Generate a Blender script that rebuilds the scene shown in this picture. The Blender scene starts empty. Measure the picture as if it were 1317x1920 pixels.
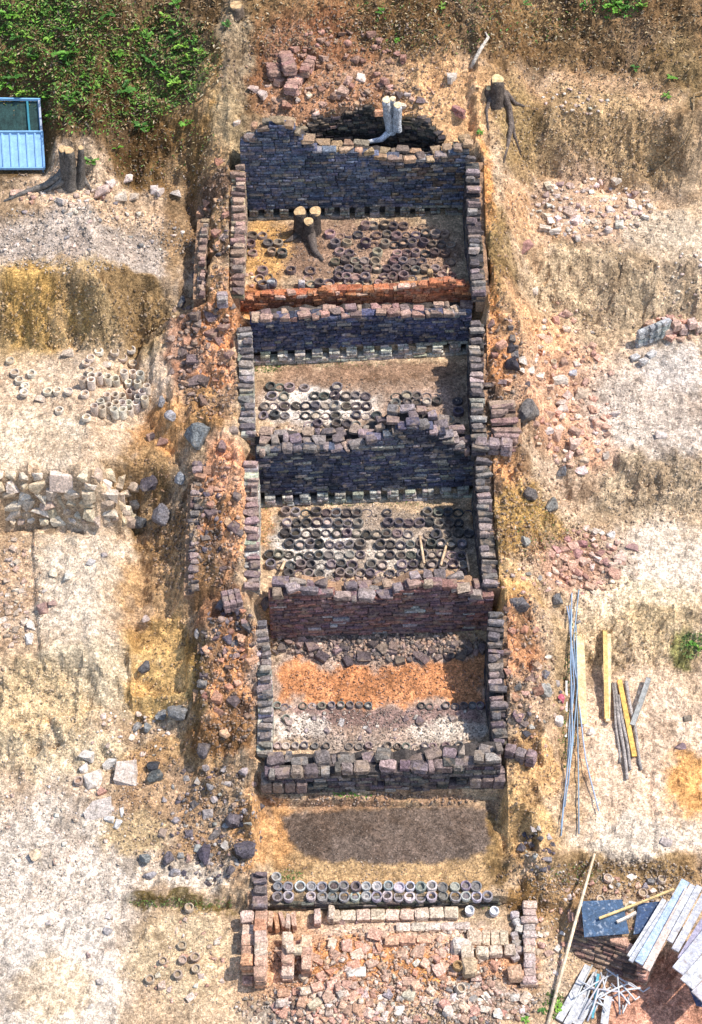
import bpy, bmesh, math, random
import numpy as np
from mathutils import Vector, Matrix, Quaternion, Euler

# ------------------------------------------------------------------ camera, sky, sun, exposure
scene = bpy.context.scene
COL = scene.collection
PW, PH = 1317.0, 1920.0
TH = math.radians(48.0)
FPX = 2955.0
DIST = 29.5
FW = np.array([0.0, math.cos(TH), -math.sin(TH)])
UP = np.array([0.0, math.sin(TH), math.cos(TH)])
CAM = np.array([0.0, 0.0, 3.2]) - FW * DIST

cam_data = bpy.data.cameras.new('camera')
cam = bpy.data.objects.new('camera', cam_data)
COL.objects.link(cam)
cam.location = CAM
cam.rotation_euler = (math.pi / 2 - TH, 0, 0)
cam_data.sensor_fit = 'VERTICAL'
cam_data.sensor_height = 24.0
cam_data.lens = 24.0 * FPX / PH
cam_data.clip_start = 0.5
cam_data.clip_end = 500.0
scene.camera = cam

SUN_EL = math.radians(59.0)
SUN_H = Vector((0.97, 0.10, 0)).normalized()
world = bpy.data.worlds.new('World')
scene.world = world
world.use_nodes = True
wn = world.node_tree
bg = wn.nodes['Background']
sky = wn.nodes.new('ShaderNodeTexSky')
sky.sky_type = 'NISHITA'
sky.sun_disc = False
sky.sun_elevation = SUN_EL
sky.sun_rotation = math.atan2(SUN_H.x, SUN_H.y)
wn.links.new(sky.outputs[0], bg.inputs[0])
bg.inputs[1].default_value = 0.15
sun_data = bpy.data.lights.new('sun', 'SUN')
sun_data.energy = 3.5
sun_data.angle = math.radians(0.9)
sun_data.color = (1.0, 0.93, 0.84)
sun = bpy.data.objects.new('sun', sun_data)
COL.objects.link(sun)
to_sun = Vector((SUN_H.x * math.cos(SUN_EL), SUN_H.y * math.cos(SUN_EL), math.sin(SUN_EL)))
sun.rotation_euler = (-to_sun).to_track_quat('-Z', 'Y').to_euler()
sun.location = (10, 4, 30)
scene.view_settings.view_transform = 'Standard'
scene.view_settings.look = 'None'
scene.view_settings.exposure = 0.8
scene.view_settings.gamma = 1.0
scene.view_settings.use_curve_mapping = False

# ------------------------------------------------------------------ small maths
def ray(px, py):
    return FW + np.array([1.0, 0, 0]) * ((px - PW / 2) / FPX) + UP * ((PH / 2 - py) / FPX)
def at(px, py, z):
    r = ray(px, py)
    return CAM + r * ((z - CAM[2]) / r[2])

def _hash(ix, iy, seed):
    h = (ix.astype(np.int64) * 374761393 + iy.astype(np.int64) * 668265263 + seed * 1442695041) & 0xffffffff
    h = ((h ^ (h >> 13)) * 1274126177) & 0xffffffff
    h = (h ^ (h >> 16)) & 0xffffffff
    return h / 4294967295.0
def vnoise(x, y, s, seed=0):
    x = np.asarray(x, float) / s
    y = np.asarray(y, float) / s
    ix = np.floor(x); iy = np.floor(y)
    fx = x - ix; fy = y - iy
    fx = fx * fx * (3 - 2 * fx); fy = fy * fy * (3 - 2 * fy)
    a = _hash(ix, iy, seed); b = _hash(ix + 1, iy, seed)
    c = _hash(ix, iy + 1, seed); d = _hash(ix + 1, iy + 1, seed)
    return (a * (1 - fx) + b * fx) * (1 - fy) + (c * (1 - fx) + d * fx) * fy
def fbm(x, y, s, seed=0, octs=4, gain=0.55):
    t = 0; a = 1.0; n = 0
    for k in range(octs):
        t = t + a * (vnoise(x, y, s / (2 ** k), seed + 17 * k) - 0.5)
        n += a; a *= gain
    return 2 * t / n
def sstep(a, b, x):
    t = np.clip((x - a) / (b - a), 0, 1)
    return t * t * (3 - 2 * t)

# ------------------------------------------------------------------ terrain profiles
def column(entries):
    """entries: (px, py, z) fixes a point; (px, py, None, slope) walks up a slope from the last point."""
    out = []
    for e in entries:
        if len(e) == 3:
            p = at(*e)
        else:
            r = ray(e[0], e[1]); t = math.tan(math.radians(e[3])); q = out[-1]
            k = (q[2] - CAM[2] - t * (q[1] - CAM[1])) / (r[2] - t * r[1])
            p = CAM + r * k
        out.append(p)
    a = np.array(out)
    keep = [0]
    for i in range(1, len(a)):
        if a[i, 1] > a[keep[-1], 1] + 0.005:
            keep.append(i)
    return a[keep]
def left_col(px, s=0.0):
    return column([(px, 2300, -.25), (px, 1920, -.10), (px, 1700, None, 5), (px, 1420 + s, None, 8), (px, 1385 + s, None, 60),
                   (px, 1300 + s, None, 25), (px, 1235, None, 55), (px, 985, None, 7), (px, 890, None, 80), (px, 652, None, 8),
                   (px, 520, None, 68), (px, 350, None, 9), (px, 205, None, 50), (px, 0, None, 38), (px, -400, None, 34)])
def right_col(px, s=0.0):
    return column([(px, 2300, -.45), (px, 1920, -.30), (px, 1650, None, 3), (px, 1605, None, 50), (px, 1240 + s, None, 9), (px, 1120 + s, None, 42),
                   (px, 960, None, 10), (px, 850, None, 40), (px, 650, None, 12), (px, 600, None, 25), (px, 480 + s, None, 48), (px, 340 + s, None, 10),
                   (px, 205 + s, None, 60), (px, 140, None, 15), (px, 0, None, 38), (px, -400, None, 34)])
cols = [left_col(-250), left_col(60, 0), left_col(180, 20), left_col(260, -60)]
SLO = column([(430, 2300, -.2), (430, 1920, -.1), (430, 1700, 0), (440, 1680, .28), (430, 1560, .42), (400, 1480, .58), (385, 1412, .72), (382, 1385, 1.05),
              (378, 1180, 2.0), (375, 1125, 2.1), (365, 1105, 2.35), (362, 860, 3.3), (355, 830, 3.36), (318, 800, 3.46), (318, 605, 4.3),
              (330, 570, 4.6), (392, 552, 4.78), (392, 305, 5.85), (400, 0, None, 34), (400, -400, None, 34)])
SLI = column([(465, 2300, -.2), (465, 1920, -.08), (465, 1712, -.02), (470, 1692, .33), (478, 1600, .48), (475, 1520, .62), (470, 1470, .72), (480, 1410, 1.02),
              (480, 1170, 2.2), (462, 1120, 2.38), (460, 1095, 2.44), (458, 860, 3.36), (448, 812, 3.56), (442, 605, 4.4), (430, 560, 4.78),
              (430, 305, 5.95), (440, 0, None, 33), (440, -400, None, 34)])
SRI = column([(985, 2300, -.2), (985, 1920, -.15), (985, 1712, -.05), (975, 1692, .33), (962, 1600, .5), (952, 1520, .68), (950, 1450, .92), (952, 1390, 1.12),
              (950, 1140, 2.28), (938, 1095, 2.44), (922, 860, 3.36), (916, 845, 3.46), (912, 600, 4.4), (916, 545, 4.75), (904, 290, 5.95),
              (900, 0, None, 33), (900, -400, None, 34)])
SRO = column([(1030, 2300, -.2), (1030, 1920, -.15), (1030, 1712, -.05), (1025, 1690, .15), (1010, 1600, .45), (1000, 1520, .62), (1010, 1440, .8), (1008, 1390, 1.0),
              (1020, 1140, 2.1), (1000, 1095, 2.25), (985, 860, 3.2), (985, 830, 3.3), (965, 600, 4.3), (945, 560, 4.7), (940, 300, 5.75),
              (950, 0, None, 34), (950, -400, None, 34)])

# chamber walls: base ends in the photograph and floor heights
WB = dict(ledge=((500, 1707), (938, 1700), -.03), bench=((498, 1524), (932, 1512), .28), w5=((498, 1486), (935, 1476), .56),
          w4=((508, 1197), (920, 1182), 1.30), w3=((485, 948), (893, 929), 2.15), w2=((474, 683), (880, 661), 3.32),
          red=((430, 584), (910, 571), 4.22), w1=((458, 414), (874, 404), 4.65))
def wall_ends(k):
    a, b, z = WB[k]
    return at(a[0], a[1], z), at(b[0], b[1], z)
for _c in (SLI, SRI): _c[4:, 2] += .10
for _c in (SLO, SRO): _c[6:, 2] += .06
def kiln_col(i, pxf):
    y = {k: wall_ends(k)[i][1] for k in WB}
    p = []
    def add(px, yy, z): p.append((px, yy, z))
    xs = {k: wall_ends(k)[i][0] for k in WB}
    d = -0.06 if i == 0 else 0.06
    def A(k, dy, z): p.append((xs[k] + d, y[k] + dy, z))
    q = at(WB['ledge'][i][0], 2300, -.2); p.append((q[0] + d, q[1], -.2))
    A('ledge', 0, -.03); A('ledge', .05, -.03); A('ledge', .07, .21); A('bench', .0, .28); A('bench', .16, .28); A('bench', .18, .52)
    A('w5', .26, .56); A('w5', .28, .80)
    q = at(512 if i == 0 else 918, 1320, .84); p.append((q[0] + d, q[1], .84))
    q = at(510 if i == 0 else 917, 1240, 1.02); p.append((q[0] + d, q[1], 1.02))
    A('w4', .22, 1.32); A('w4', .26, 2.10); A('w3', 0, 2.15); A('w3', .26, 2.15); A('w3', .3, 3.22); A('w2', 0, 3.32); A('w2', .26, 3.32)
    A('w2', .3, 4.12); A('red', .0, 4.22); A('red', .22, 4.22); A('red', .25, 4.52); A('w1', 0, 4.65); A('w1', .34, 4.65); A('w1', .38, 5.9)
    p.append((xs['w1'] + d, y['w1'] + .6, 6.02)); p.append((xs['w1'] + d, y['w1'] + 12, 6.02 + 11.4 * .64))
    a = np.array(p)
    keep = [0]
    for j in range(1, len(a)):
        if a[j, 1] > a[keep[-1], 1] + .004: keep.append(j)
    return a[keep]
KL = kiln_col(0, None); KR = kiln_col(1, None)
RC1, RC2, RC3 = right_col(1130), right_col(1290, 15), right_col(1560)

def zc(c, y): return np.interp(y, c[:, 1], c[:, 2])
def xc(c, y): return np.interp(y, c[:, 1], c[:, 0])
GX0, GX1, GY0, GY1, GD = -8.4, 8.4, -9.6, 13.2, 0.04
nx = int(round((GX1 - GX0) / GD)) + 1; ny = int(round((GY1 - GY0) / GD)) + 1
gx = GX0 + GD * np.arange(nx); gy = GY0 + GD * np.arange(ny)
HM = np.zeros((ny, nx))
for j, y in enumerate(gy):
    cx = []; cz = []
    for c in cols: cx.append(float(xc(c, y))); cz.append(float(zc(c, y)))
    zl = cz[-1]
    xo = float(xc(SLO, y)); zo = float(zc(SLO, y))
    drop = max(0.3, 0.15 + 0.4 * abs(zo - zl))
    xf = max(xo - drop, cx[-1] + .05)
    tr = 0.35 * float(sstep(4.6, 5.0, y) * (1 - sstep(6.8, 7.2, y)))
    cx.append(xf); cz.append(zl * .72 + zo * .28 - tr)
    cx.append(xo); cz.append(zo)
    cx.append(float(xc(SLI, y))); cz.append(float(zc(SLI, y)))
    cx.append(float(xc(KL, y))); cz.append(float(zc(KL, y)))
    cx.append(float(xc(KR, y))); cz.append(float(zc(KR, y)))
    cx.append(float(xc(SRI, y))); cz.append(float(zc(SRI, y)))
    xo = float(xc(SRO, y)); zo = float(zc(SRO, y)); zr = float(zc(RC1, y))
    cx.append(xo); cz.append(zo)
    cx.append(xo + .45 + .3 * abs(zo - zr)); cz.append(zr * .85 + zo * .15)
    x1 = max(float(xc(RC1, y)), cx[-1] + .05)
    cx.append(x1); cz.append(zr)
    cx.append(float(xc(RC2, y))); cz.append(float(zc(RC2, y)))
    cx.append(float(xc(RC3, y))); cz.append(float(zc(RC3, y)))
    for k in range(1, len(cx)):
        if cx[k] <= cx[k - 1]: cx[k] = cx[k - 1] + .02
    HM[j] = np.interp(gx, cx, cz)
XX, YY = np.meshgrid(gx, gy)
# warp the terraces a little so that edges are not ruler straight
inK = (XX > np.array([xc(SLI, y) for y in gy])[:, None] - .05) & (XX < np.array([xc(SRI, y) for y in gy])[:, None] + .05) & (YY < wall_ends('w1')[0][1] + .5) & (YY > wall_ends('ledge')[0][1] - .3)
def sample(M, x, y):
    fx = np.clip((np.asarray(x) - GX0) / GD, 0, nx - 1.001); fy = np.clip((np.asarray(y) - GY0) / GD, 0, ny - 1.001)
    ix = fx.astype(int); iy = fy.astype(int); u = fx - ix; v = fy - iy
    return (M[iy, ix] * (1 - u) + M[iy, ix + 1] * u) * (1 - v) + (M[iy + 1, ix] * (1 - u) + M[iy + 1, ix + 1] * u) * v
def blur(M, n):
    for _ in range(n):
        P = np.pad(M, 1, mode='edge')
        M = (P[1:-1, 1:-1] * 2 + P[:-2, 1:-1] + P[2:, 1:-1] + P[1:-1, :-2] + P[1:-1, 2:]) / 6
    return M
soft = blur(inK.astype(float), 5)
wx = fbm(XX, YY, 1.6, 3) * .22 + fbm(XX, YY, .4, 5, 4, .7) * .10
wy = fbm(XX, YY, 1.4, 9) * .28 + fbm(XX, YY, .35, 11, 4, .7) * .13
Hw = blur(sample(HM, XX + wx, YY + wy), 1)
HM = Hw * (1 - soft) + HM * soft
gyy, gxx = np.gradient(HM, GD)
STEEP = blur(np.clip(np.hypot(gxx, gyy) / 1.2, 0, 1), 4)
rough = fbm(XX, YY, .9, 21, 5, .65) * .06 + fbm(XX, YY, .2, 33, 3, .7) * .035 + np.maximum(0, fbm(XX, YY, .14, 41, 2) - .2) * .09
bank = fbm(XX, YY, .9, 55, 6, .7) * .24 + np.abs(fbm(XX, YY, .5, 61, 4, .7)) * -.22 + .03 + fbm(XX + .3 * YY, YY * .7, 1.5, 67, 3, .5) * .30 - np.maximum(0, .13 - np.abs(fbm(XX + .25 * np.sin(YY * 3), YY * .85, .8, 69, 4, .6))) * .7
sh = np.zeros_like(HM)
for j, y in enumerate(gy):
    if -6.4 < y < 7.2:
        a0, a1, b0, b1 = float(xc(SLO, y)), float(xc(SLI, y)), float(xc(SRI, y)), float(xc(SRO, y))
        sh[j] = np.clip(np.minimum((gx - a0 + .2) / .15, (a1 + .16 - gx) / .10), 0, 1) + np.clip(np.minimum((gx - b0 + .16) / .10, (b1 + .2 - gx) / .15), 0, 1)
sh = np.clip(sh, 0, 1)
lump_n = np.maximum(0, fbm(XX, YY, .36, 47, 4, .6)) * .36 + fbm(XX, YY, .12, 49, 2) * .04 - .03
HM = HM + (rough * (1 - .55 * soft) + bank * STEEP * (1 - soft)) + lump_n * sh

def bump_at(px, py, z, rx, ry, h, p=2):
    """raise (or lower) the ground: an elliptic mound about a point given on level z"""
    global HM
    c = at(px, py, z)
    d = ((XX - c[0]) / rx) ** 2 + ((YY - c[1]) / ry) ** 2
    HM = HM + h * np.exp(-(d ** p))
# the open pit behind the topmost chamber's back wall
pc = wall_ends('w1'); PITC = ((at(690, 250, 6.0)[0]), pc[0][1] + .86)
dpit = ((XX - PITC[0]) / 1.52) ** 2 + ((YY - PITC[1]) / .46) ** 2
pitm = 1 - sstep(.86, 1.12, dpit)
HM = HM * (1 - pitm) + np.minimum(HM, 4.95) * pitm
bump_at(640, 150, 7.0, 1.6, .5, .12)
bump_at(470, 238, 6.4, .45, .35, .22); bump_at(855, 262, 6.2, .4, .3, .15)
bump_at(700, 1800, .1, 2.3, .55, .16, 3)       # the earth mound on the brick platform
bump_at(640, 1900, .0, .9, .5, .25)
bump_at(850, 1905, .0, .9, .5, .18)
bump_at(340, 1672, .3, 1.05, .12, .22, 2)      # low white balk
bump_at(965, 1570, .5, .22, .3, -.3)
bump_at(70, 1400, .6, .8, .5, .15)
bump_at(1150, 1738, -.1, .82, .5, .5, 3)      # rubble held in the brick bin
bump_at(1160, 1640, .2, 1.3, .25, .12)
bump_at(1165, 250, 6.0, .5, .5, -.25)
bump_at(1240, 330, 5.2, .6, .3, -.3)
bump_at(285, 830, 3.5, .4, .5, .1)

SHZ = 5.55
def _slope_pt(p, px, py, sl):
    r = ray(px, py); t = math.tan(math.radians(sl)); k = (p[2] - CAM[2] - t * (p[1] - CAM[1])) / (r[2] - t * r[1])
    return CAM + r * k
SH_A = at(83, 315, SHZ + .12); SH_B = _slope_pt(SH_A, 79, 249, 44); SH_C = _slope_pt(SH_B, 74, 187, 40)
m_ = (1 - sstep(SH_A[0] - .02, SH_A[0] + .35, XX)) * sstep(SH_A[1] - .6, SH_A[1] - .1, YY) * (1 - sstep(SH_C[1] - .05, SH_C[1] + .45, YY))
zroof = np.interp(YY, [SH_A[1], SH_B[1], SH_C[1]], [SH_A[2], SH_B[2], SH_C[2]]) - .12
HM = HM * (1 - m_) + np.minimum(HM, zroof) * m_
def cut(pts, dz, soft_=.05, warp=.05):
    """lower (or raise) the ground inside a polygon with a crisp edge"""
    global HM
    W = [hit0(*p)[:2] for p in pts]
    X = XX + fbm(XX, YY, .4, 81, 4, .7) * warp; Y = YY + fbm(XX, YY, .4, 83, 4, .7) * warp
    inside = np.zeros(XX.shape, bool); dmin = np.full(XX.shape, 9.0); n = len(W)
    for i in range(n):
        x0, y0 = W[i]; x1, y1 = W[(i + 1) % n]
        inside ^= ((y0 > Y) != (y1 > Y)) & (X < (x1 - x0) * (Y - y0) / (y1 - y0 + 1e-9) + x0)
        t = np.clip(((X - x0) * (x1 - x0) + (Y - y0) * (y1 - y0)) / ((x1 - x0) ** 2 + (y1 - y0) ** 2), 0, 1)
        dmin = np.minimum(dmin, np.hypot(X - x0 - t * (x1 - x0), Y - y0 - t * (y1 - y0)))
    HM = HM + sstep(-soft_, soft_, np.where(inside, dmin, -dmin)) * dz
def hit0(px, py):
    r = ray(px, py); ts = np.arange(16.0, 46.0, .04)
    P = CAM[None, :] + r[None, :] * ts[:, None]
    b_ = np.nonzero(P[:, 2] < sample(HM, P[:, 0], P[:, 1]))[0]
    return P[b_[0]] if len(b_) else P[-1]
cut([(-80, 1695), (222, 1690), (220, 1990), (-80, 1990)], .07)
cut([(-80, 990), (62, 990), (74, 1235), (-80, 1235)], -.10)
cut([(160, 1222), (240, 1216), (244, 1330), (155, 1335)], -.16)
cut([(250, 1172), (352, 1166), (352, 1290), (248, 1298)], -.16)
cut([(76, 1240), (150, 1250), (140, 1340), (80, 1345)], -.10)
cut([(20, 1350), (90, 1340), (120, 1400), (60, 1420)], -.16)
cut([(1208, 1450), (1222, 1450), (1232, 1600), (1218, 1600)], -.06)
cut([(1150, 860), (1195, 900), (1190, 950), (1140, 940)], -.14)
cut([(1230, 880), (1317, 860), (1330, 930), (1240, 940)], .12)
cut([(1190, 290), (1260, 270), (1290, 330), (1220, 345)], -.18)
cut([(985, 1555), (1008, 1555), (1010, 1600), (985, 1600)], -.22)
def height(x, y): return float(sample(HM, np.array([x]), np.array([y]))[0])
_ts = np.arange(16.0, 46.0, .04)
def hit(px, py):
    r = ray(px, py)
    P = CAM[None, :] + r[None, :] * _ts[:, None]
    h = sample(HM, P[:, 0], P[:, 1])
    below = np.nonzero(P[:, 2] < h)[0]
    i = below[0] if len(below) else len(_ts) - 1
    if i == 0: return P[0]
    a = P[i - 1, 2] - h[i - 1]; b = P[i, 2] - h[i]
    k = a / (a - b) if a != b else 0
    q = P[i - 1] * (1 - k) + P[i] * k
    return q
def mpp(p):
    """metres for one photograph pixel at a point"""
    return float(np.dot(np.asarray(p) - CAM, FW)) / FPX

# ------------------------------------------------------------------ materials
def nodes(m):
    m.use_nodes = True
    return m.node_tree.nodes, m.node_tree.links
def surf_mat(name, source='object', color=(1, 1, 1), rough=.92, scales=((55, .5), (14, .4), (3.5, .35)), bump=.6, bscale=70, spec=.25, metal=0, tint=None, bdist=.012):
    m = bpy.data.materials.new(name)
    N, L = nodes(m)
    b = N['Principled BSDF']
    b.inputs['Roughness'].default_value = rough
    b.inputs['Specular IOR Level'].default_value = spec
    b.inputs['Metallic'].default_value = metal
    if source == 'object':
        s = N.new('ShaderNodeObjectInfo'); src = s.outputs['Color']
    elif source == 'attr':
        s = N.new('ShaderNodeAttribute'); s.attribute_name = 'Col'; src = s.outputs['Color']
    else:
        s = N.new('ShaderNodeRGB'); s.outputs[0].default_value = (*color, 1); src = s.outputs[0]
    g = N.new('ShaderNodeNewGeometry')
    for i, (sc, amt) in enumerate(scales):
        n = N.new('ShaderNodeTexNoise'); n.inputs['Scale'].default_value = sc; n.inputs['Detail'].default_value = 5; n.inputs['Roughness'].default_value = .65
        mp = N.new('ShaderNodeMapping'); mp.inputs['Location'].default_value = (i * 3.7, i * 9.1, 1.3 * i)
        L.new(g.outputs['Position'], mp.inputs[0]); L.new(mp.outputs[0], n.inputs['Vector'])
        r = N.new('ShaderNodeMapRange'); r.inputs['From Min'].default_value = .34; r.inputs['From Max'].default_value = .66
        r.inputs['To Min'].default_value = 1 - amt; r.inputs['To Max'].default_value = 1 + amt
        L.new(n.outputs[0], r.inputs[0])
        mx = N.new('ShaderNodeVectorMath'); mx.operation = 'SCALE'
        L.new(src, mx.inputs[0]); L.new(r.outputs[0], mx.inputs['Scale'])
        src = mx.outputs[0]
    if tint:
        n = N.new('ShaderNodeTexNoise'); n.inputs['Scale'].default_value = tint[1]; n.inputs['Detail'].default_value = 6
        L.new(g.outputs['Position'], n.inputs['Vector'])
        r = N.new('ShaderNodeMapRange'); r.inputs['From Min'].default_value = tint[2]; r.inputs['From Max'].default_value = tint[2] + .15; r.inputs['To Max'].default_value = tint[3]
        L.new(n.outputs[0], r.inputs[0])
        mx = N.new('ShaderNodeMix'); mx.data_type = 'RGBA'
        L.new(r.outputs[0], mx.inputs[0]); L.new(src, mx.inputs[6]); mx.inputs[7].default_value = (*tint[0], 1)
        src = mx.outputs[2]
    L.new(src, b.inputs['Base Color'])
    if bump:
        n = N.new('ShaderNodeTexNoise'); n.inputs['Scale'].default_value = bscale; n.inputs['Detail'].default_value = 6; n.inputs['Roughness'].default_value = .7
        L.new(g.outputs['Position'], n.inputs['Vector'])
        bp = N.new('ShaderNodeBump'); bp.inputs['Strength'].default_value = bump; bp.inputs['Distance'].default_value = bdist
        L.new(n.outputs[0], bp.inputs['Height']); L.new(bp.outputs[0], b.inputs['Normal'])
    return m
M_GROUND = surf_mat('earth', 'attr', rough=.97, scales=((90, .4), (38, .4), (17, .32), (6, .25), (2, .18)), bump=1, bscale=30, spec=.1, bdist=.03)
def add_cells(m, sc, lo, hi, bumpd):
    N, L = nodes(m); b = N['Principled BSDF']
    g = N.new('ShaderNodeNewGeometry')
    nz = N.new('ShaderNodeTexNoise'); nz.inputs['Scale'].default_value = sc * .6; nz.inputs['Detail'].default_value = 3
    L.new(g.outputs['Position'], nz.inputs['Vector'])
    ad = N.new('ShaderNodeVectorMath'); ad.operation = 'MULTIPLY_ADD'; ad.inputs[1].default_value = (.06, .06, .06)
    L.new(nz.outputs['Color'], ad.inputs[0]); L.new(g.outputs['Position'], ad.inputs[2])
    v = N.new('ShaderNodeTexVoronoi'); v.inputs['Scale'].default_value = sc
    L.new(ad.outputs[0], v.inputs['Vector'])
    sep = N.new('ShaderNodeSeparateColor'); L.new(v.outputs['Color'], sep.inputs[0])
    r = N.new('ShaderNodeMapRange'); r.inputs['To Min'].default_value = lo; r.inputs['To Max'].default_value = hi; L.new(sep.outputs[0], r.inputs[0])
    old = b.inputs['Base Color'].links[0].from_socket
    mx = N.new('ShaderNodeVectorMath'); mx.operation = 'SCALE'; L.new(old, mx.inputs[0]); L.new(r.outputs[0], mx.inputs['Scale'])
    L.new(mx.outputs[0], b.inputs['Base Color'])
    bo = N.new('ShaderNodeBump'); bo.invert = True; bo.inputs['Distance'].default_value = bumpd; bo.inputs['Strength'].default_value = .8
    mu = N.new('ShaderNodeMath'); mu.operation = 'MULTIPLY'; L.new(v.outputs['Distance'], mu.inputs[0]); L.new(sep.outputs[1], mu.inputs[1])
    L.new(mu.outputs[0], bo.inputs['Height'])
    if b.inputs['Normal'].links: L.new(b.inputs['Normal'].links[0].from_socket, bo.inputs['Normal'])
    L.new(bo.outputs[0], b.inputs['Normal'])
add_cells(M_GROUND, 30, .78, 1.22, .02)
add_cells(M_GROUND, 13, .86, 1.14, .03)
M_BRICK = surf_mat('fired_brick', 'object', rough=.92, scales=((70, .5), (26, .5), (9, .3)), bump=1, bscale=45, spec=.2, bdist=.03, tint=((.40, .29, .20), 7, .54, .55))
M_BRICKA = surf_mat('fired_brick_mass', 'attr', rough=.92, scales=((70, .5), (26, .5), (9, .3)), bump=1, bscale=45, spec=.2, bdist=.03, tint=((.40, .29, .20), 7, .56, .45))
M_STONE = surf_mat('field_stone', 'object', rough=.88, scales=((60, .4), (22, .4), (8, .25)), bump=1, bscale=35, spec=.25, bdist=.03, tint=((.46, .35, .24), 9, .55, .6))
M_BOULDER = surf_mat('dark_boulder', 'object', rough=.75, scales=((70, .6), (22, .5), (7, .3)), bump=1, bscale=24, spec=.35, bdist=.05, tint=((.34, .27, .2), 8, .57, .6))
M_POT = surf_mat('fired_clay', 'object', rough=.88, tint=((.44, .34, .26), 12, .56, .6), scales=((80, .45), (25, .4)), bump=.5, bscale=80, spec=.25)
M_WOOD = surf_mat('cut_timber', 'object', rough=.8, tint=((.25, .18, .12), 10, .60, .6), scales=((60, .35), (14, .3), (4, .15)), bump=.3, bscale=90, spec=.25)
M_BARK = surf_mat('bark', 'object', rough=.95, scales=((45, .6), (12, .4)), bump=1, bscale=35, spec=.15, bdist=.03)
M_METAL = surf_mat('painted_metal', 'object', rough=.5, scales=((25, .12), (5, .12)), bump=.05, bscale=40, spec=.5)
M_LEAF = surf_mat('leaves', 'attr', rough=.6, scales=((30, .3),), bump=0, spec=.3)
M_SCUFF0 = surf_mat('grimy_panel', 'object', rough=.6, scales=((40, .4), (8, .4)), bump=.2, bscale=40, spec=.3)
M_CUT = surf_mat('sawn_end', 'object', rough=.85, scales=((60, .35), (16, .4)), bump=.4, bscale=60, spec=.2, tint=((.30, .18, .08), 12, .52, .6))
M_SOIL = surf_mat('loose_soil', 'object', rough=.97, scales=((75, .55), (24, .4)), bump=.9, bscale=50, spec=.1, bdist=.02)

# ------------------------------------------------------------------ object helpers
def tag(o, label=None, cat=None, group=None, kind=None):
    if label: o['label'] = label
    if cat: o['category'] = cat
    if group: o['group'] = group
    if kind: o['kind'] = kind
    return o
def empty(name, loc, label=None, cat=None, group=None):
    o = bpy.data.objects.new(name, None)
    o.empty_display_size = .1
    o.location = loc
    COL.objects.link(o)
    return tag(o, label, cat, group)
def place(name, mesh, M, parent=None, color=None):
    """an object with a world matrix M, parented to an unrotated empty or mesh"""
    o = bpy.data.objects.new(name, mesh)
    if parent is not None:
        o.parent = parent
        pm = PARENT_M.get(parent.name)
        o.matrix_basis = (pm.inverted() @ M) if pm is not None else Matrix.Translation(-Vector(parent.location)) @ M
    else:
        o.matrix_basis = M
        PARENT_M[o.name] = M.copy()
    if color is not None: o.color = (*color, 1)
    COL.objects.link(o)
    return o
PARENT_M = {}
def mesh_from(name, verts, faces, mat, smooth=False, cols=None):
    me = bpy.data.meshes.new(name)
    me.from_pydata([tuple(v) for v in verts], [], [tuple(f) for f in faces])
    me.materials.append(mat)
    if smooth:
        me.polygons.foreach_set('use_smooth', [True] * len(me.polygons))
    if cols is not None:
        a = me.color_attributes.new('Col', 'FLOAT_COLOR', 'POINT')
        c = np.ones((len(verts), 4), np.float32); c[:, :3] = np.asarray(cols)
        a.data.foreach_set('color', c.ravel())
    me.update()
    return me
def TRS(loc, rot=(0, 0, 0), sc=(1, 1, 1)):
    return Matrix.Translation(Vector([float(v) for v in loc])) @ Euler(rot).to_matrix().to_4x4() @ Matrix.Diagonal((*[float(s) for s in sc], 1))
def frame(x, y, z, loc, sc):
    """matrix from three axis vectors"""
    M = Matrix.Identity(4)
    for i, v in enumerate((x, y, z)):
        for k in range(3): M[k][i] = float(v[k]) * float(sc[i])
    for k in range(3): M[k][3] = float(loc[k])
    return M
def jit(c, a, rng):
    k = 1 + rng.uniform(-a, a)
    return tuple(max(.01, min(.9, v * k * (1 + rng.uniform(-a, a) * .25))) for v in c)

def brick_mesh(seed, mat, broken=False, bev=.07):
    rng = random.Random(seed)
    bm = bmesh.new()
    bmesh.ops.create_cube(bm, size=1)
    if broken:
        for k in range(rng.choice((1, 2))):
            n = Vector((rng.uniform(-1, 1), rng.uniform(-1, 1), rng.uniform(-.4, 1))).normalized()
            bmesh.ops.bisect_plane(bm, geom=bm.verts[:] + bm.edges[:] + bm.faces[:], plane_co=n * rng.uniform(.22, .42), plane_no=n, clear_outer=True)
            ed = [e for e in bm.edges if e.is_boundary]
            if ed: bmesh.ops.contextual_create(bm, geom=ed)
    bmesh.ops.bevel(bm, geom=bm.edges[:], offset=bev, segments=1, affect='EDGES', clamp_overlap=True)
    for v in bm.verts:
        v.co += Vector((rng.uniform(-1, 1), rng.uniform(-1, 1), rng.uniform(-1, 1))) * (.03 if bev < .1 else .075)
    me = bpy.data.meshes.new('brick')
    bm.to_mesh(me); bm.free()
    me.materials.append(mat)
    return me
def rock_mesh(seed, mat, n=15, box=False, name='stone'):
    rng = random.Random(seed)
    bm = bmesh.new()
    for _ in range(n):
        v = Vector((rng.gauss(0, 1), rng.gauss(0, 1), rng.gauss(0, 1))).normalized() * .5
        if box: v = Vector([max(-.4, min(.4, c * 1.7)) for c in v]) * 1.15
        v *= rng.uniform(.85, 1.1)
        bm.verts.new(v)
    r = bmesh.ops.convex_hull(bm, input=bm.verts[:])
    bmesh.ops.delete(bm, geom=[v for v in bm.verts if not v.link_faces], context='VERTS')
    me = bpy.data.meshes.new(name)
    bm.to_mesh(me); bm.free()
    me.materials.append(mat)
    return me
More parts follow.
